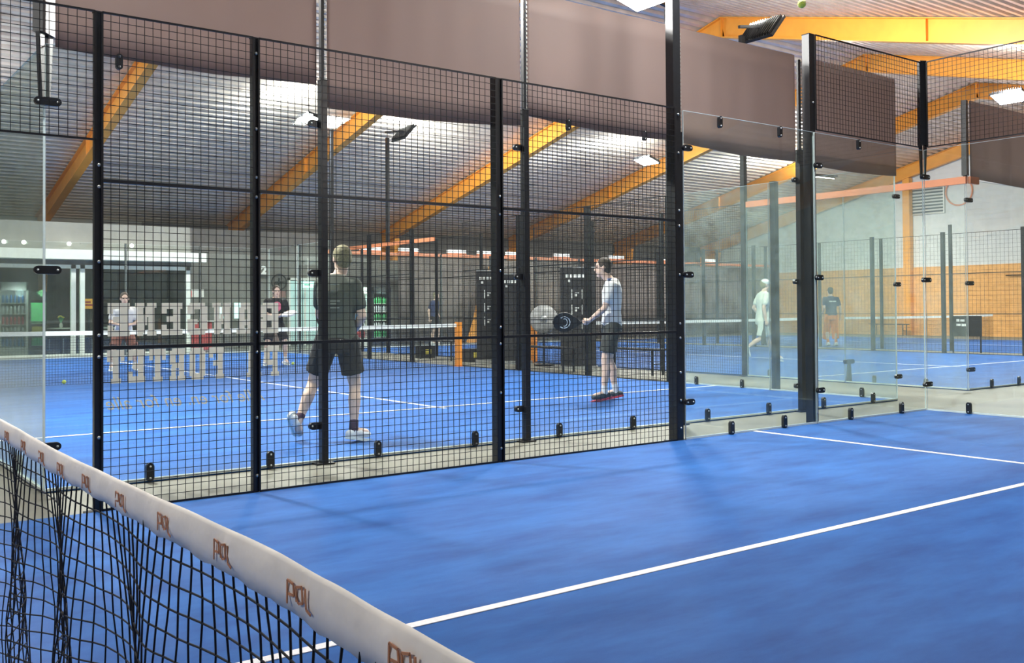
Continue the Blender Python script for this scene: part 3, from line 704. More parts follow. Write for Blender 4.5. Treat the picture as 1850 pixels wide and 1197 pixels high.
def person(label, loc, heading, J, skin, shirt, shorts, hair, shoes, socks, vox=.009, group=None, long=False, cap=None, chest_patch=None, sleeve=.62, shoe_sole=None, shorts_t=.86, curlL=.7, curlR=.7, stripes=None, longhair=False):
    """J: joints in metres in a local frame, +y is where the person faces, +x their right"""
    J = {k: Vector(v) for k, v in J.items()}
    P, C, N, Hd = J['P'], J['C'], J['N'], J['H']
    up = (C-P).normalized(); rt = (J['sR']-J['sL']).normalized(); fwd = up.cross(rt).normalized()*1; rtp = (J['hR']-J['hL']).normalized(); fp = Vector((0, 0, 1)).cross(rtp).normalized()
    if fwd.y < 0 and abs(fwd.y) > .3: fwd = -fwd
    if fp.y < 0 and abs(fp.y) > .3: fp = -fp
    hf = J.get('F', fwd).normalized(); hu = Vector(J.get('U', (0, 0, 1))); hr = hf.cross(hu).normalized(); hu = hr.cross(hf).normalized()
    HM = Matrix((hr, hf, hu)).transposed().to_4x4()
    b = MB()
    # trunk
    def trunk(g):
        return [ring(P-up*.10, .10+g, .085+g, rtp, fp), ring(P-up*.03, .165+g, .115+g, rtp, fp), ring(P+up*.06, .16+g, .108+g, rtp, fp),
                ring(lerp(P, C, .45), .142+g, .098+g, (rt+rtp).normalized(), (fwd+fp).normalized()), ring(lerp(P, C, .8), .163+g, .110+g, rt, fwd),
                ring(C+up*.03, .178+g, .115+g, rt, fwd), ring(C+up*.12, .165+g, .092+g, rt, fwd), ring(C+up*.175, .10+g, .07+g, rt, fwd), ring(C+up*.21, .055+g*.5, .055+g*.5, rt, fwd)]
    b.rings(trunk(0))
    b.capsule(C+up*.15, .062, Hd-hu*.075, .056, 12)
    for s, a in ((-1, 'L'), (1, 'R')):
        sh, el, wr = J['s'+a], J['e'+a], J['w'+a]
        b.capsule(lerp(C+up*.09, sh, .4), .062, sh, .056); b.capsule(sh, .054, lerp(sh, el, .45), .050); b.capsule(lerp(sh, el, .4), .050, el, .038)
        b.capsule(el, .039, lerp(el, wr, .35), .041); b.capsule(lerp(el, wr, .3), .041, wr, .026)
        hand(b, wr, el, s, curlL if s < 0 else curlR, J.get('p'+a))
        hp, kn, an = J['h'+a], J['k'+a], J['a'+a]
        b.capsule(hp, .092, lerp(hp, kn, .5), .076); b.capsule(lerp(hp, kn, .45), .077, kn, .055); b.capsule(kn, .056, lerp(kn, an, .12), .052)
        back = -fp*.016
        b.capsule(lerp(kn, an, .08), .050, lerp(kn, an, .33)+back, .058); b.capsule(lerp(kn, an, .33)+back, .058, lerp(kn, an, .7), .042); b.capsule(lerp(kn, an, .65), .042, an, .034)
        t = J['t'+a]; b.capsule(an, .033, lerp(an, t, .25)-Vector((0, 0, .02)), .036)
        b.capsule(lerp(an, t, .2), .034, lerp(an, t, .8), .03)
    # head: skull, jaw, brow, nose, ears, lips
    b.ell(Hd+hu*.03-hf*.008, .076, .096, .098, HM); b.ell(Hd-hu*.045+hf*.022, .058, .070, .072, HM); b.capsule(Hd-hu*.095+hf*.062, .026, Hd-hu*.09+hf*.05, .034)
    b.capsule(Hd+hu*.018+hf*.088, .010, Hd-hu*.022+hf*.108, .015, 8); b.ell(Hd-hu*.026+hf*.098, .019, .012, .010, HM, 10, 8)
    b.capsule(Hd+hu*.036+hf*.080-hr*.04, .012, Hd+hu*.036+hf*.080+hr*.04, .012, 8)
    b.capsule(Hd-hu*.056+hf*.086-hr*.018, .009, Hd-hu*.056+hf*.086+hr*.018, .009, 8)
    for s in (-1, 1): b.ell(Hd+hr*s*.077-hf*.005, .012, .022, .033, HM, 10, 8)
    root = b.build('person', skin, None, True); remesh(root, vox, 3)
    root.location = loc; root.rotation_euler = (0, 0, -R(heading)); tag(root, label, 'person', group)
    # eyes and mouth
    for s in (-1, 1):
        MB().ell(Hd+hu*.012+hf*.083+hr*s*.031, .012, .008, .008, HM, 10, 8).build('eye', EYEM, root, True)
    MB().ell(Hd-hu*.057+hf*.095, .022, .006, .006, HM, 10, 8).build('mouth', LIPM, root, True)
    # shirt
    m = MB(); tk = [r for r in trunk(.017)]
    hem = P-up*.03 if not J.get('tuck') else P+up*.02
    tk = [ring(P-up*.085, .178, .132, rtp, fp)]+tk[1:-1]+[ring(C+up*.20, .074, .074, rt, fwd)]
    m.rings(tk)
    for a in 'LR':
        sh, el, wr = J['s'+a], J['e'+a], J['w'+a]
        m.capsule(lerp(C+up*.09, sh, .4), .080, sh, .072); e2 = lerp(sh, el, sleeve)
        m.capsule(sh, .072, e2, .066)
        if long: m.capsule(e2, .062, lerp(el, wr, .9), .042)
    remesh(m.build('shirt', shirt, root, True), vox*1.15, 5)
    # shorts
    m = MB(); m.rings([ring(P+up*.05, .160, .122, rtp, fp), ring(P-up*.05, .186, .138, rtp, fp), ring(P-up*.14, .15, .12, rtp, fp)])
    for a in 'LR':
        hp, kn = J['h'+a], J['k'+a]; e = lerp(hp, kn, shorts_t)
        m.capsule(hp, .112, lerp(hp, kn, .5), .108)
        d = (kn-hp).normalized(); m.tube([lerp(hp, kn, .3), e], [.104, .106], 16)
    remesh(m.build('shorts' if shorts_t < 1.2 else 'trousers', shorts, root, True), vox*1.15, 5)
    # hair / cap
    m = MB(); m.ell(Hd+hu*.042-hf*.020, .086, .100, .098, HM); m.ell(Hd+hu*.0-hf*.045, .078, .068, .085, HM)
    if longhair: m.capsule(Hd-hf*.07, .05, Hd-hf*.10-hu*.16, .03)
    remesh(m.build('hair', hair, root, True), vox, 2)
    if cap:
        m = MB(); m.ell(Hd+hu*.055-hf*.010, .092, .106, .085, HM); m.capsule(Hd+hu*.055+hf*.09, .05, Hd+hu*.045+hf*.145, .045, 12, (hu, .16))
        remesh(m.build('cap', cap, root, True), vox*.8, 1)
    # shoes, soles and socks
    for a in 'LR':
        an, t = J['a'+a], J['t'+a]; dd = (t-an); hor = Vector((dd.x, dd.y, 0)).normalized(); foot = dd.normalized()
        toe_down = J.get('n'+a, Vector((0, 0, 1))); nn = (toe_down-foot*toe_down.dot(foot)).normalized()
        heel = an-foot*.045-nn*.035; tip = t
        m = MB(); m.capsule(heel-nn*.005, .040, lerp(heel, tip, .45), .044, 12); m.capsule(lerp(heel, tip, .4)-nn*.008, .046, lerp(heel, tip, .9)-nn*.012, .038, 12, (nn, .8)); m.capsule(an-nn*.01, .043, an-nn*.045, .045)
        sh_ = remesh(m.build('shoe', shoes, root, True), vox*.8, 2)
        s_ = foot.cross(nn)
        m = MB(); m.prism(stadium(.30, .092), lerp(heel, tip, .48)-nn*.052, foot, s_, .026); m.build('sole', shoe_sole or WHITE, sh_)
        MB().capsule(an-nn*.02, .043, lerp(an, J['k'+a], .20), .041, 14).build('sock', socks, root, True)
    return root

SK = mat('light_skin', (.72, .50, .38), .55, 0, .05, 8); EYEM = mat('dark_eye', (.03, .025, .02), .2); LIPM = mat('lip', (.45, .18, .15), .5)
T_DARK = mat('dark_olive_tee', (.075, .085, .068), .85, 0, .1, 6); S_DARK = mat('charcoal_shorts', (.022, .021, .022), .85, 0, .12, 6)
T_WHITE = mat('white_tee', (.72, .72, .70), .85, 0, .04, 6); S_GREY = mat('dark_grey_shorts', (.05, .052, .048), .85, 0, .1, 6)
HAIRB = mat('sandy_hair', (.25, .22, .12), .75, 0, .3, 50, .4, 90); HAIRD = mat('brown_hair', (.055, .038, .026), .7, 0, .3, 40, .4, 90)
SHOEW = mat('white_trainer', (.72, .72, .72), .6, 0, .06, 10); SHOED = mat('dark_trainer', (.03, .045, .045), .6, 0, .3, 20); SHOET = mat('teal_trim', (.05, .5, .42), .6)
SOCKB = mat('black_red_sock', (.06, .02, .03), .8, 0, .4, 30); SOCKW = mat('white_sock', (.7, .7, .7), .9); RED = mat('red_trim', (.45, .03, .05), .7, 0, .1, 10)
T_BLUE = mat('navy_tee', (.035, .05, .12), .85, 0, .1, 8); T_BLK = mat('black_tee', (.015, .015, .018), .85, 0, .1, 8); PINK = mat('pink_print', (.55, .12, .2), .8, 0, .2, 20)
ORT = mat('orange_trousers', (.88, .26, .03), .85, 0, .1, 8); CRM = mat('pale_cream_kit', (.74, .78, .66), .85, 0, .04, 8)

def racket(label, hand_p, dr, nrm, face=None, mark=None, L=.455, parent_loc=None):
    """padel racket: grip, throat, perforated teardrop face; dr points from the grip to the head"""
    o = Vector(hand_p); d = Vector(dr).normalized(); n = Vector(nrm); n = (n-d*n.dot(d)).normalized(); s = d.cross(n)
    t = thing('padel_racket', label, 'racket', o)
    m = MB(); pts = []
    for k in range(28):
        a = 2*math.pi*k/28; w = .128*math.cos(a); h = .150*math.sin(a)
        if h < 0: w *= 1-.35*abs(math.sin(a))**2; h *= 1.15
        pts.append((h+.165+.13, w))
    m.prism(pts, (0, 0, 0), d, s, .036); m.build('head', face or BLACKMAT, t)
    MB().rings([[Vector((0, 0, 0))+d*x+s*yy*sg+n*zz for sg, yy, zz in ((1, w, .014), (1, w, -.014), (-1, w, -.014), (-1, w, .014))] for x, w in ((.09, .02), (.135, .055), (.16, .075))]).build('throat', face or BLACKMAT, t)
    MB().capsule(d*-.06, .017, d*.10, .016, 12).build('grip', NETM, t, True)
    if mark:
        m = MB(); N_ = 14
        for k in range(N_):
            a0 = R(50+260*k/N_); a1 = R(50+260*(k+1)/N_)
            c = d*.30
            for sd in (1, -1):
                m.bar(c+d*.075*math.cos(a0)+s*.075*math.sin(a0)+n*.0195*sd, c+d*.075*math.cos(a1)+s*.075*math.sin(a1)+n*.0195*sd, .012, .002, up=n)
        m.build('curved_mark', mark, t)
        m = MB()
        for k in range(N_):
            a0 = R(60+240*k/N_); a1 = R(60+240*(k+1)/N_); c = d*.295
            for sd in (1, -1): m.bar(c+d*.035*math.cos(a0)+s*.05*math.sin(a0)+n*.0195*sd, c+d*.035*math.cos(a1)+s*.05*math.sin(a1)+n*.0195*sd, .009, .002, up=n)
        m.build('inner_mark', mark, t)
    m = MB()
    for i in range(-3, 4):
        for j in range(-3, 4):
            if i*i+j*j < 10:
                for sd in (1, -1):
                    q = d*(.305+i*.028)+s*j*.026+n*.0184*sd
                    m.prism([(math.cos(a)*.006, math.sin(a)*.006) for a in [2*math.pi*k/6 for k in range(6)]], q, d, s, .001)
    m.build('hole_pattern', NETM, t)
    return t
def world(loc, heading, p):
    h = R(heading); p = Vector(p)
    return Vector((loc[0]+p.x*math.cos(h)+p.y*math.sin(h), loc[1]-p.x*math.sin(h)+p.y*math.cos(h), loc[2]+p.z))

# 1. player with dark tee, seen from behind, weight on the right leg
h1, l1 = 29, (3.575, 1.845, .022)
J1 = dict(P=(-.07, 0, .93), C=(-.07, .03, 1.30), N=(-.04, .05, 1.48), H=(-.03, .085, 1.635), F=(-.45, .9, -.12), hL=(-.165, 0, .90), hR=(.02, 0, .90),
          kL=(-.29, .13, .52), aL=(-.42, -.03, .165), tL=(-.40, .07, -.005+.055), nL=(0, -.7, .6),
          kR=(.085, .06, .50), aR=(.075, -.03, .095), tR=(.21, .10, .058),
          sL=(-.215, .09, 1.405), eL=(-.24, .19, 1.14), wL=(-.12, .32, 1.02), sR=(.085, -.03, 1.40), eR=(.155, -.03, 1.125), wR=(.07, .18, .965), pR=(-1, .1, 0), pL=(1, .1, 0))
person('player in a dark tee and charcoal shorts seen from behind, in white trainers', l1, h1, J1, SK, T_DARK, S_DARK, HAIRB, SHOEW, SOCKB, .007, shorts_t=.74)
o_ = COL.objects['person']
m = MB()
for k, (w_, z) in enumerate([(.085, 1.46), (.07, 1.40), (.09, 1.31), (.06, 1.285), (.085, 1.25)]):
    m.box(-.13, -.13+w_, -.128, -.124, z-.055, z-.045)
m.build('shirt_back_print', mat('grey_print', (.25, .27, .23), .8), o_)
racket('dark racket held in front of the player seen from behind', world(l1, h1, (.0, .285, .965)), world((0, 0, 0), h1, (-.5, .5, .45)), world((0, 0, 0), h1, (.5, .8, 0)))

# 2. player in white tee, seen in profile facing left with a black racket
h2, l2 = -56, (8.07, 3.22, .022)
J2 = dict(P=(0, -.02, .97), C=(0, -.03, 1.36), N=(0, .02, 1.53), H=(0, .085, 1.70), F=(.08, 1, -.06), hL=(-.09, -.02, .94), hR=(.09, -.02, .94),
          kL=(-.11, .08, .52), aL=(-.13, .10, .095), tL=(-.17, .26, .058), kR=(.11, -.0, .53), aR=(.13, -.09, .095), tR=(.18, .07, .058),
          sL=(-.19, .0, 1.46), eL=(-.23, .10, 1.18), wL=(-.10, .27, 1.03), sR=(.19, -.03, 1.46), eR=(.22, .02, 1.18), wR=(.06, .24, 1.035), pL=(.6, .2, .8), pR=(-.8, .3, .5))
person('player in a white tee and dark shorts seen in profile holding a racket', l2, h2, J2, SK, T_WHITE, S_GREY, HAIRD, SHOED, SOCKW, .007, curlL=1.1, curlR=1.1, shorts_t=.78, shoe_sole=RED)
o_ = COL.objects['person.001']
MB().prism(stadium(.12, .05), (-.12, .02, 1.555), (1, 0, 0), (0, 1, -.2), .012).build('shoulder_patch', mat('blue_shoulder', (.10, .2, .45), .8), o_)
racket('black racket with a curved white mark held by the white shirted player', world(l2, h2, (-.02, .30, .995)), world((0, 0, 0), h2, (-.03, 1, .03)), world((0, 0, 0), h2, (1, 0, .25)), None, WHITE)

# 3. walking player in pale kit and cap, far court
h3, l3 = 118, (16.54, 7.61, .03)
def walk(h=1.78, st=.34, armf=.2, lean=.03):
    return dict(P=(0, 0, .93), C=(0, lean, 1.31), N=(0, lean+.02, 1.48), H=(0, lean+.05, 1.65), F=(0, 1, -.08), hL=(-.09, 0, .91), hR=(.09, 0, .91),
      kL=(-.09, .16, .50), aL=(-.09, st, .10), tL=(-.09, st+.16, .062), kR=(.09, -.06, .50), aR=(.09, -st-.1, .27), tR=(.09, -st-.06, .12), nR=(0, -.8, .6),
      sL=(-.19, lean, 1.42), eL=(-.25, lean-.12, 1.16), wL=(-.25, lean+.05, .95), sR=(.19, lean, 1.42), eR=(.25, lean-.10, 1.15), wR=(.27, lean-.06, .88))
person('player in pale kit and white cap walking across the far court', l3, h3, walk(), SK, CRM, CRM, HAIRB, SHOEW, SOCKW, .011, cap=WHITE, shorts_t=.9)
racket('small racket hanging from the hand of the white capped player', world(l3, h3, (.27, -.07, .80)), world((0, 0, 0), h3, (.05, -.1, -1)), world((0, 0, 0), h3, (.15, 1, 0)), T_BLK)

# 4. blue top, orange legwear
h4, l4 = 35, (25.1, 11.9, .012)
J4 = walk(st=.05); J4.update(aR=(.12, -.05, .10), tR=(.14, .11, .062), nR=(0, 0, 1), kR=(.12, .03, .5), hR=(.09, 0, .91))
person('player in a blue top and orange trousers on the farthest court', l4, h4, J4, SK, T_BLUE, ORT, HAIRD, SHOEW, ORT, .012, shorts_t=1.7)
MB().box(-.11, .11, -.135, -.128, 1.33, 1.37).build('white_back_stripe', WHITE, COL.objects['person.003'])

def ready(lean=.08, sh=0.):
    return dict(P=(0, -.03, .88-sh), C=(0, lean, 1.24-sh), N=(0, lean+.03, 1.4-sh), H=(0, lean+.08, 1.57-sh), F=(0, 1, -.1), hL=(-.09, -.03, .86-sh), hR=(.09, -.03, .86-sh),
      kL=(-.19, .10, .48-sh*.4), aL=(-.22, -.0, .10), tL=(-.25, .15, .062), kR=(.19, .10, .48-sh*.4), aR=(.22, 0, .10), tR=(.25, .15, .062),
      sL=(-.19, lean, 1.35-sh), eL=(-.26, lean+.05, 1.09-sh), wL=(-.08, lean+.24, 1.05-sh), sR=(.19, lean, 1.35-sh), eR=(.26, lean+.05, 1.09-sh), wR=(.10, lean+.26, 1.05-sh), pL=(1, 0, .2), pR=(-1, 0, .2))
# 5. opponent with pink print
h5, l5 = 190, (8.12, 14.0, .012)
J5 = ready(.03, -.03)
person('opponent in black with a pink chest print behind the neighbouring net', l5, h5, J5, SK, T_BLK, S_DARK, HAIRD, SHOEW, SOCKW, .012)
MB().ell((0, .158, 1.27), .095, .018, .11).build('chest_print', PINK, COL.objects['person.004'], True)
racket('pale racket held by the opponent with the pink chest print', world(l5, h5, (.06, .32, 1.06)), world((0, 0, 0), h5, (-.95, .3, .2)), world((0, 0, 0), h5, (0, .4, 1)), T_WHITE)
# 6. crouched opponent in white
h6, l6 = 190, (5.05, 14.4, .022)
person('opponent in a white top crouching behind the net at far left', l6, h6, ready(.14, .14), SK, T_WHITE, mat('rust_shorts', (.20, .08, .055), .8), HAIRD, SHOEW, SOCKW, .012)
# 7. onlooker in blue
h7, l7 = 150, (17.2, 21.95, .001)
J7 = walk(st=.04); J7.update(aR=(.1, -.03, .10), tR=(.12, .13, .062), nR=(0, 0, 1), kR=(.1, .03, .5))
person('onlooker in a navy top standing left of the orange net post', l7, h7, J7, SK, T_BLUE, S_DARK, HAIRB, SHOEW, SOCKW, .012)

# ------------------------------------------------------------------ lobby block behind the neighbouring court
YL = 22.3; LX0, LX1 = XL, 9.05
LZ = 2.47
fr = MB().box(LX0, LX1, YL-.08, YL+.04, LZ-.10, LZ).box(LX0, LX1, YL-.05, YL+.04, 0, .06)
for x in (-.6, 2.2, 5.87, 6.10, 8.98): fr.box(x-.06, x+.06, YL-.08, YL+.04, 0, LZ)
struct('window_1_frame', fr, WHITE, 'white frame of the glazed lobby front')
struct('window_1', MB().box(LX0, LX1, YL-.01, YL+.002, .06, LZ-.1), LOBGL, 'wide glazed lobby front')
struct('trim_canopy', MB().box(LX0, LX1+.3, YL-.55, YL+.05, 2.60, 2.86), WHITE, 'white canopy band above the lobby front')
struct('trim_canopy_gap', MB().box(LX0, LX1, YL-.02, YL+.04, LZ, 2.60), WALLD)
struct('wall_lobby_upper', MB().box(LX0, LX1, YL-.02, YL+.1, 2.86, 3.62), WALLG, 'plain grey wall above the lobby canopy')
struct('wall_lobby_side', MB().box(LX1-.02, LX1+.08, YL+.11, YB-.01, 0, 3.60), WALLD)
struct('ceiling_lobby', MB().box(LX0, LX1-.03, YL+.12, YB-.01, 2.62, 2.7), WALLD)
BRN = mat('brown_lobby_wall', (.16, .12, .09), .8, 0, .25, 1.5)
struct('wall_lobby_back', MB().box(LX0, LX1-.03, YB-.15, YB-.02, 0, 2.6), BRN)
for k, x in enumerate((4.15, 4.62, 5.73, 7.36)):
    t = thing('spot_lamp', 'small round lamp on the wall above the canopy, '+['leftmost', 'second from the left', 'third from the left', 'rightmost'][k], 'lamp', (x, YL-.20, 3.03))
    MB().capsule((0, .16, 0), .025, (0, .03, 0), .03, 10).build('lamp_arm', WHITE, t, True)
    MB().ell((0, 0, 0), .055, .055, .055).build('lamp_globe', SPOT, t, True)
ld = bpy.data.lights.new('lobby_light', 'AREA'); ld.size = 4; ld.energy = 45; ld.color = (1, .85, .68)
lo = bpy.data.objects.new('lobby_light', ld); COL.objects.link(lo); lo.location = (3.5, 24.8, 2.58)
for k, (x, y) in enumerate([(6.78, 22.9), (7.65, 22.9)]):
    t = thing('ceiling_downlight', 'warm downlight just inside the lobby glass, '+['left one', 'right one'][k], 'lamp', (x, y, 2.60))
    MB().tube([(0, 0, 0), (0, 0, -.05)], .05, 12).build('housing', WHITE, t); MB().tube([(0, 0, -.05), (0, 0, -.06)], .035, 12).build('bulb', SPOT, t)
# drinks fridge, green vending machine
def fridge(x, y, w, h, d, label, body, rows, glow):
    t = thing('drinks_fridge', label, 'fridge', (x, y, 0))
    MB().box(-w/2, w/2, 0, d, 0.0, .25).box(-w/2, -w/2+.05, 0, d, .25, h).box(w/2-.05, w/2, 0, d, .25, h).box(-w/2, w/2, d-.05, d, .25, h).box(-w/2, w/2, 0, d, h-.22, h).build('cabinet', body, t)
    MB().box(-w/2+.06, w/2-.06, .02, .05, h-.19, h-.04).build('lit_header', glow, t)
    n = len(rows)
    for i, (c, lab) in enumerate(rows):
        z = .27+i*(h-.55)/n
        MB().box(-w/2+.05, w/2-.05, .06, d-.06, z, z+.015).build('shelf', WHITE, t)
        for j in range(6):
            xx = -w/2+.11+j*(w-.22)/5
            MB().tube([(xx, .13, z+.016), (xx, .13, z+.016+(h-.55)/n*.55), (xx, .13, z+(h-.55)/n*.8)], [.032, .032, .014], 8).build('bottle', c, t, True)
    return t
cB = mat('blue_bottle', (.1, .3, .6), .3, 0, .1, 9); cR = mat('red_bottle', (.7, .08, .08), .3, 0, .1, 9); cW = mat('clear_bottle', (.75, .8, .8), .3, 0, .1, 9); cG = mat('green_bottle', (.1, .6, .2), .3, 0, .1, 9); cY = mat('yellow_bottle', (.8, .7, .1), .3, 0, .1, 9)
GLW = mat('cool_lit_sign', (.75, .88, 1), .5, emit=1.6); GLG = mat('green_lit_panel', (.12, .75, .25), .5, emit=1.1); GLC = mat('pale_cyan_lit', (.6, .95, .9), .5, emit=1.3)
fridge(4.5, 22.75, .7, 2.0, .6, 'tall lit drinks fridge in the lobby at the far left edge', WHITE, [(cB, 0), (cW, 0), (cR, 0), (cW, 0), (cB, 0)], GLW)
t = fridge(5.12, 22.9, .44, 1.75, .5, 'narrow green lit drinks fridge beside the tall one', BLACKMAT, [(cG, 0), (cY, 0), (cG, 0), (cG, 0)], GLG)
MB().box(-.2, .2, .0, .02, .95, 1.45).build('green_display', GLG, t)
# the interior strip lights of the two fridges
for x, c in ((4.6, (.8, .9, 1)), (5.15, (.4, 1, .5))):
    l_ = bpy.data.lights.new('fridge_light', 'POINT'); l_.energy = 9; l_.color = c; l_.shadow_soft_size = .1
    o_ = bpy.data.objects.new('fridge_light', l_); COL.objects.link(o_); o_.location = (x, 22.62, 1.7)
# lobby tables and chairs
def small_table(x, y, label):
    t = thing('cafe_table', label, 'table', (x, y, 0))
    MB().tube([(0, 0, .72), (0, 0, .75)], .38, 20).build('table_top', WHITE, t); MB().tube([(0, 0, .02), (0, 0, .72)], .03, 8).build('pedestal', BLACK, t); MB().tube([(0, 0, 0.001), (0, 0, .02)], .22, 16).build('foot', BLACK, t)
    return t
def cafe_chair(x, y, rz, label):
    t = thing('cafe_chair', label, 'chair', (x, y, 0), rz)
    MB().box(-.21, .21, -.2, .2, .43, .46).build('seat', BLACKMAT, t); MB().box(-.2, .2, .18, .21, .55, .85).build('backrest', BLACKMAT, t)
    for a, b in ((-1, -1), (1, -1)): MB().bar((a*.19, b*.18, 0), (a*.19, b*.18, .43), .025).build('leg', STEEL, t)
    for a in (-1, 1): MB().bar((a*.19, .19, 0), (a*.19, .19, .82), .025).build('leg', STEEL, t)
small_table(5.85, 23.6, 'round lobby table left of the white door frame'); cafe_chair(5.25, 23.95, R(90), 'black lobby chair left of the round table'); cafe_chair(5.85, 24.35, 0, 'black lobby chair behind the round table')
small_table(7.1, 23.4, 'round lobby table right of the white door frame'); cafe_chair(6.5, 23.4, R(90), 'black lobby chair by the table right of the door frame')
pt = thing('flower_vase', 'small vase of yellow flowers on the lobby table', 'vase', (5.85, 23.6, .751))
MB().tube([(0, 0, 0), (0, 0, .08), (0, 0, .14)], [.04, .05, .025], 10).build('vase', WHITE, pt, True)
for k in range(7):
    a = k*.9; MB().capsule((0, 0, .12), .005, (math.cos(a)*.07, math.sin(a)*.07, .28+.02*(k % 3)), .005, 6).build('stem', cG, pt); MB().ell((math.cos(a)*.07, math.sin(a)*.07, .29+.02*(k % 3)), .028, .028, .02, None, 8, 6).build('blossom', cY, pt)
sgn = thing('menu_sign', 'small orange and yellow sign inside the lobby by the left mesh post', 'sign', (6.45, 23.0, 1.42))
MB().box(-.22, .22, -.02, .02, -.14, .14).build('board', mat('orange_sign', (.9, .42, .04), .5, emit=.7), sgn)
MB().box(-.16, .04, -.026, -.021, .02, .07).box(-.12, .1, -.026, -.021, -.06, -.01).build('lettering', mat('sign_red', (.6, .05, .03), .5), sgn)
MB().bar((0, 0, -1.419), (0, 0, -.14), .04).build('stand_pole', BLACK, sgn)
# dark screen behind the lobby glass
scr = thing('wall_screen', 'large dark screen behind the lobby glass', 'screen', (8.0, 24.2, 1.95))
MB().box(-1.0, 1.0, 0, .06, -.38, .42).build('panel', BLACKMAT, scr); MB().box(-1.03, 1.03, -.004, .0, -.41, -.38).build('bezel', BLACK, scr)
MB().bar((0, .03, -1.95), (0, .03, -.38), .07).build('stand', BLACK, scr)

# ------------------------------------------------------------------ area right of the lobby
YD = 23.3     # dark back screen wall under the salmon rail
DRK = mat('dark_brown_curtain', (.17, .145, .13), .85, 0, .35, .9)
GRY = mat('mid_grey_partition', (.20, .20, .18), .8, 0, .12, 1.5)
struct('wall_partition', MB().box(LX1+.1, 18.2, 25.2, 25.3, 0, 3.0), GRY, 'mid grey partition right of the lobby')
struct('trim_partition', MB().box(LX1+.1, 16.4, 25.1, 25.19, 2.9, 3.05), WALLG)
struct('wall_partition_upper', MB().box(LX1+.1, 14.6, 25.2, 25.3, 3.01, 3.85), WALLD)
def curtain(x0, x1, y, z0, z1, amp=.05, wl=.35):
    n = int((x1-x0)/.06); f = []
    front = [(x0+(x1-x0)*i/n, y+amp*math.sin(2*math.pi*(x0+(x1-x0)*i/n)/wl)) for i in range(n+1)]
    return MB().rings([[(a, b, z) for a, b in front]+[(a, b+.02, z) for a, b in reversed(front)] for z in (z0, z1)])
cl = ['behind the onlooker', 'behind the roll-up banners', 'behind the white shirted player', 'behind the tall light pole', 'at the far right end']
for k, x in enumerate([16.6, 20.6, 24.6, 28.6, 32.6]):
    tag(curtain(x+.02, x+3.98, YD, .03, 3.0).build('dividing_curtain', DRK, None, True), 'dark brown dividing curtain, stretch '+cl[k], 'curtain')
r_ = MB().box(13.9, 36.6, YD-.09, YD+.09, 3.06, 3.16)
tag(r_.build('curtain_rail', SALMON), 'long salmon orange rail above the dark curtains, lined with white lamps', 'rail')
for k, x in enumerate([15.5, 17.0, 19.0, 20.3, 21.6, 23.9, 26.8, 29.6, 32.4]):
    t = thing('strip_lamp', 'white strip lamp on the salmon rail, '+['first', 'second', 'third', 'fourth', 'fifth', 'sixth', 'seventh', 'eighth', 'ninth'][k]+' from the left', 'lamp', (x, YD-.02, 3.165))
    MB().box(-.40, .40, -.05, .05, 0, .05).build('base', SALMON, t); MB().box(-.38, .38, -.06, .06, .05, .16).build('tube_cover', mat('lamp_cover', (.95, .97, .95), .4, emit=1.2) if k == 0 else bpy.data.materials['lamp_cover'], t)
br = thing('raking_brace', 'leaning tapered orange steel brace behind the orange net post', 'brace', (19.35, YD-.35, 0))
MB().prism([(-.1, 0), (.95, 0), (1.35, 2.95), (1.0, 2.95), (.35, 1.6)], (0, 0, 0), (1, 0, 0), (0, 0, 1), .03).build('web_plate', ORANGE, br)
MB().bar((-.1, 0, 0), (1.0, 0, 2.95), .14, .02, up=(0, 1, 0)).bar((.95, 0, 0), (1.35, 0, 2.95), .14, .02, up=(0, 1, 0)).build('flange', ORANGE, br)
# entrance glow, exit sign, number sign, logo disc, fridge by the wall
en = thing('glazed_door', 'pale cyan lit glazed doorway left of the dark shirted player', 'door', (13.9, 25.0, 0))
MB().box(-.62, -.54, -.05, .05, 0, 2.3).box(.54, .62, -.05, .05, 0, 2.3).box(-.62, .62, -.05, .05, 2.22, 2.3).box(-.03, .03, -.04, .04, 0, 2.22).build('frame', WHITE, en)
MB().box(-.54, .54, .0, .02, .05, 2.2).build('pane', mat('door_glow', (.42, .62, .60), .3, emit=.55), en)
ex = thing('exit_sign', 'pale green exit sign hanging by the doorway left of the dark shirted player', 'sign', (13.7, 24.3, 2.05))
MB().box(-.2, .2, -.03, .03, -.1, .1).build('lit_box', mat('exit_glow', (.45, .95, .80), .4, emit=2.2), ex); MB().bar((0, 0, .1), (0, 0, .9), .015).build('rod', WHITE, ex)
MB().bar((-.15, -.033, 0), (.02, -.033, 0), .03, .004, up=(0, 1, 0)).prism([(0, -.05), (.06, 0), (0, .05)], (.01, -.033, 0), (1, 0, 0), (0, 0, 1), .004).build('arrow_mark', mat('exit_green', (.02, .35, .15), .5), ex)
ns = thing('number_sign', 'white number 2 on the grey wall behind the second mesh post', 'sign', (12.5, 24.98, 2.42))
text_mesh('2', .36, mat('number_white', (.85, .88, .85), .5), ns, facing((-.16, 0, 0), (1, 0, 0), (0, 0, 1)), 'numeral', 0, .01, .02)
MB().box(-.25, .2, .01, .05, -.06, .34).build('backing_board', GRY, ns)
lg = thing('round_logo', 'dark round emblem on the grey wall above the opponent in black', 'sign', (13.0, 25.05, 2.15))
ring_ = MB(); rs = []
for k in range(25):
    a = 2*math.pi*k/24; rs.append([(math.cos(a)*(.26+.025*math.cos(b)), .02*math.sin(b), math.sin(a)*(.26+.025*math.cos(b))) for b in [2*math.pi*j/6 for j in range(6)]])
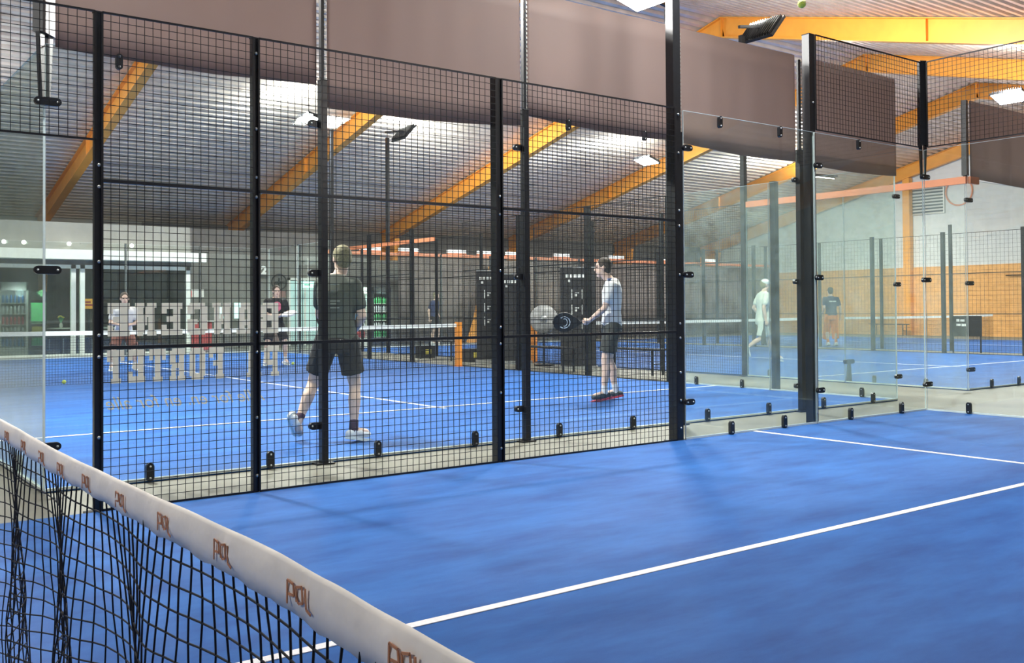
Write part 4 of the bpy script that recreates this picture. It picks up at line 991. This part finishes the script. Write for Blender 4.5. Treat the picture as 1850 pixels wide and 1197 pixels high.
ring_.rings(rs, False).build('ring', BLACKMAT, lg); MB().bar((-.14, 0, 0), (.14, 0, 0), .05).bar((0, 0, -.14), (0, 0, .14), .05).build('cross_mark', BLACKMAT, lg)
# red and white counter with signboard
ct = thing('reception_counter', 'red fronted counter with a red and white sign right of the lobby glass', 'counter', (9.75, 23.6, 0))
MB().box(-.42, .42, 0, .5, .001, .85).build('red_front', mat('red_panel', (.50, .06, .06), .6, 0, .1, 6), ct); MB().box(-.48, .48, -.05, .55, .85, .90).build('worktop', WHITE, ct)
sb = thing('hanging_sign', 'small red and white sign hanging above the red counter', 'sign', (9.5, 23.7, 1.72))
MB().box(-.42, .08, -.02, .02, -.1, .14).build('red_half', mat('sign_red2', (.75, .12, .12), .6, emit=.25), sb); MB().box(.08, .45, -.02, .02, -.1, .14).box(-.42, .45, -.024, -.021, .1, .14).build('white_half', WHITE, sb)
for s in (-.35, .35): MB().bar((s, 0, .14), (s, 0, 1.25), .012).build('hanger', BLACK, sb)
MB().box(-.6, .6, -.03, .03, 1.25, 1.30).build('support_bar', BLACK, sb)
for k, (x, h) in enumerate([(10.85, .36), (11.35, .5), (11.9, .42)]):
    t = thing('display_screen', 'small pale lit screen above the counter area, '+['left one', 'middle one', 'right one'][k], 'screen', (x, 24.4, 1.15))
    MB().box(-.16, .16, 0, .03, -.2, h-.2).build('screen_face', GLC, t); MB().bar((0, .03, -1.149), (0, .03, -.2), .04).build('stand', BLACK, t)
# drinks fridge and posters seen right of the dark shirted player
fridge(15.65, 22.75, .7, 1.95, .5, 'lit green and white drinks fridge right of the dark shirted player', BLACKMAT, [(cG, 0), (cW, 0), (cG, 0), (cW, 0), (cG, 0)], GLG)
fridge(14.85, 22.75, .6, 1.95, .5, 'pale lit drinks fridge touching the dark shirted player outline', WHITE, [(cR, 0), (cW, 0), (cB, 0), (cW, 0), (cB, 0)], GLW)
for x in (14.85, 15.65):
    l_ = bpy.data.lights.new('fridge_light', 'POINT'); l_.energy = 9; l_.color = (.7, 1, .85); l_.shadow_soft_size = .1
    o_ = bpy.data.objects.new('fridge_light', l_); COL.objects.link(o_); o_.location = (x, 22.60, 1.75)

# ------------------------------------------------------------------ walkway between the courts: roll-up banners, benches, board
def rollup(x, y, rz, label, w=.7, h=2.0, rows=3):
    t = thing('rollup_banner', label, 'banner', (x, y, 0), rz)
    MB().box(-w/2, w/2, -.005, .005, .06, h).build('banner_sheet', BLACKMAT, t); MB().box(-w/2-.03, w/2+.03, -.09, .09, .001, .07).build('cassette', STEEL, t); MB().box(-w/2, w/2, -.012, .012, h, h+.02).build('top_rail', STEEL, t)
    m = MB()
    for i in range(6): m.box(-.24+i*.08, -.185+i*.08, -.0085, -.0055, h-.19, h-.13)
    m.box(-.2, -.15, -.0085, -.0055, h-.28, h-.23).box(.14, .19, -.0085, -.0055, h-.28, h-.23)
    m.build('heading_print', WHITE, t)
    m = MB()
    for r in range(rows):
        z = h-.62-r*.30
        m.box(-.13, -.11, -.0085, -.0055, z, z+.2).box(.07, .09, -.0085, -.0055, z, z+.2).box(-.06, -.02, -.0085, -.0055, z+.06, z+.1).box(-.06, .02, -.0085, -.0055, z+.12, z+.14)
    m.build('printed_columns', WHITE, t)
rollup(12.1, 8.55, R(-38), 'black roll-up banner with white print left of the white shirted player')
rollup(12.25, 11.75, R(-34), 'black roll-up banner with white print at the mid wall post', .62, 2.05)
rollup(12.3, 10.9, R(-36), 'dark roll-up banner right of the mid wall post', .7, 1.95, 0)
def bench(x, y, rz, label, L_=1.6):
    t = thing('bench', label, 'bench', (x, y, 0), rz)
    MB().box(-L_/2, L_/2, -.17, .17, .44, .47).build('seat', BLACKMAT, t)
    for s in (-1, 1):
        for q in (-1, 1): MB().bar((s*(L_/2-.12), q*.13, 0), (s*(L_/2-.12), q*.13, .44), .03).build('leg', BLACK, t)
        MB().bar((s*(L_/2-.12), -.13, .2), (s*(L_/2-.12), .13, .2), .02).build('stretcher', BLACK, t)
bench(11.4, 8.75, R(90), 'black bench in the walkway left of the white shirted player', 1.7)
bench(12.0, 6.9, R(90), 'black bench in the walkway right of the white shirted player', 1.5)
bench(12.1, 13.6, R(90), 'black bench beyond the orange net post', 1.6)
bench(36.3, 17.0, R(90), 'black bench against the orange cladding', 1.6)
bd = thing('notice_board', 'black board with white writing before the orange cladding', 'board', (23.75, 6.95, 0))
bd.rotation_euler = (0, 0, R(-62))
MB().box(-.33, .37, -.02, .02, .42, .94).build('board_face', BLACKMAT, bd)
for s in (-.3, .34): MB().bar((s, 0, 0.001), (s, 0, .42), .04).build('leg', BLACK, bd)
MB().box(-.22, -.15, -.024, -.021, .80, .86).box(-.13, -.03, -.024, -.021, .80, .85).build('white_print', WHITE, bd); MB().box(-.22, -.12, -.024, -.021, .69, .74).box(-.10, .0, -.024, -.021, .68, .74).build('white_print', WHITE, bd)
fn = thing('pedestal_fan', 'grey round fan head left of the black roll-up banner, above the far net', 'fan', (12.35, 9.95, 0), R(-38))
MB().tube([(0, 0, .03), (0, 0, .75)], .02, 8).build('pole', BLACK, fn); MB().tube([(0, 0, .001), (0, 0, .03)], .2, 16).build('base', BLACK, fn)
MB().ell((0, 0, .98), .30, .09, .30, None, 20, 12).build('fan_guard', mat('pale_grey_guard', (.42, .42, .40), .5, .2, .15, 12), fn, True)
MB().ell((0, -.07, .98), .09, .05, .09, None, 14, 10).build('motor_hub', STEEL, fn, True)
for k, (x, y, c_) in enumerate([(12.3, 14.6, .30), (12.15, 12.3, .34)]):
    t = thing('ball_crate', 'small dark crate holding yellow items beyond the neighbouring net, '+['farther one', 'nearer one'][k], 'crate', (x, y, 0))
    MB().box(-.2, .2, -.15, .15, .001, .3).build('crate_body', BLACKMAT, t); MB().box(-.08, .08, -.155, -.151, .1, .22).build('yellow_label', cY, t)
# wall rail on the cladding
t = thing('wall_pipe', 'thin horizontal pipe with white sleeves on the orange cladding', 'pipe', (XG-.12, 8.0, 2.35))
MB().tube([(0, -7, 0), (0, 1.0, 0), (0, 1.1, -.12), (0, 2.0, -.12), (0, 2.1, 0), (0, 4.5, 0)], .02, 8).build('pipe_run', BLACKMAT, t, True)
MB().tube([(0, 2.4, 0), (0, 3.9, 0)], .045, 10).build('white_sleeve', WHITE, t, True); MB().tube([(0, -2.4, 0), (0, -.4, 0)], .045, 10).build('white_sleeve', WHITE, t, True)
for s in (-6, -2, 3): MB().box(0, .09, s-.02, s+.02, -.03, .03).build('bracket', BLACK, t)


# ------------------------------------------------------------------ balls
def ball(x, y, z, label):
    t = MB().ell((0, 0, 0), .033, .033, .033, n=20, m=14).build('padel_ball', BALLM, None, True); t.location = (x, y, z)
    tag(t, label, 'ball')
    m = MB(); pts = []
    for i in range(25):
        a = 2*math.pi*i/24; b = .45*math.sin(2*a)
        pts.append((.0332*math.cos(a)*math.cos(b), .0332*math.sin(a)*math.cos(b), .0332*math.sin(b)))
    m.tube(pts, .0012, 5).build('seam', WHITE, t, True)
ball(3.24, 11.2, .047, 'yellow ball lying by the neighbouring net at the far left')
ball(8.45, 13.83, .047, 'yellow ball lying at the feet of the far opponent')
ball(6.0, -1.33, 3.62, 'yellow ball in mid air near the top right')

# ------------------------------------------------------------------ world, colour
w = bpy.data.worlds.new('world'); S.world = w; w.use_nodes = True
w.node_tree.nodes['Background'].inputs[0].default_value = (.75, .85, 1, 1); w.node_tree.nodes['Background'].inputs[1].default_value = .05
S.view_settings.view_transform = 'Standard'; S.view_settings.look = 'None'; S.view_settings.gamma = 1
S.view_settings.use_curve_mapping = False; S.view_settings.exposure = -.28
S.cycles.transparent_max_bounces = 48; S.cycles.max_bounces = 8
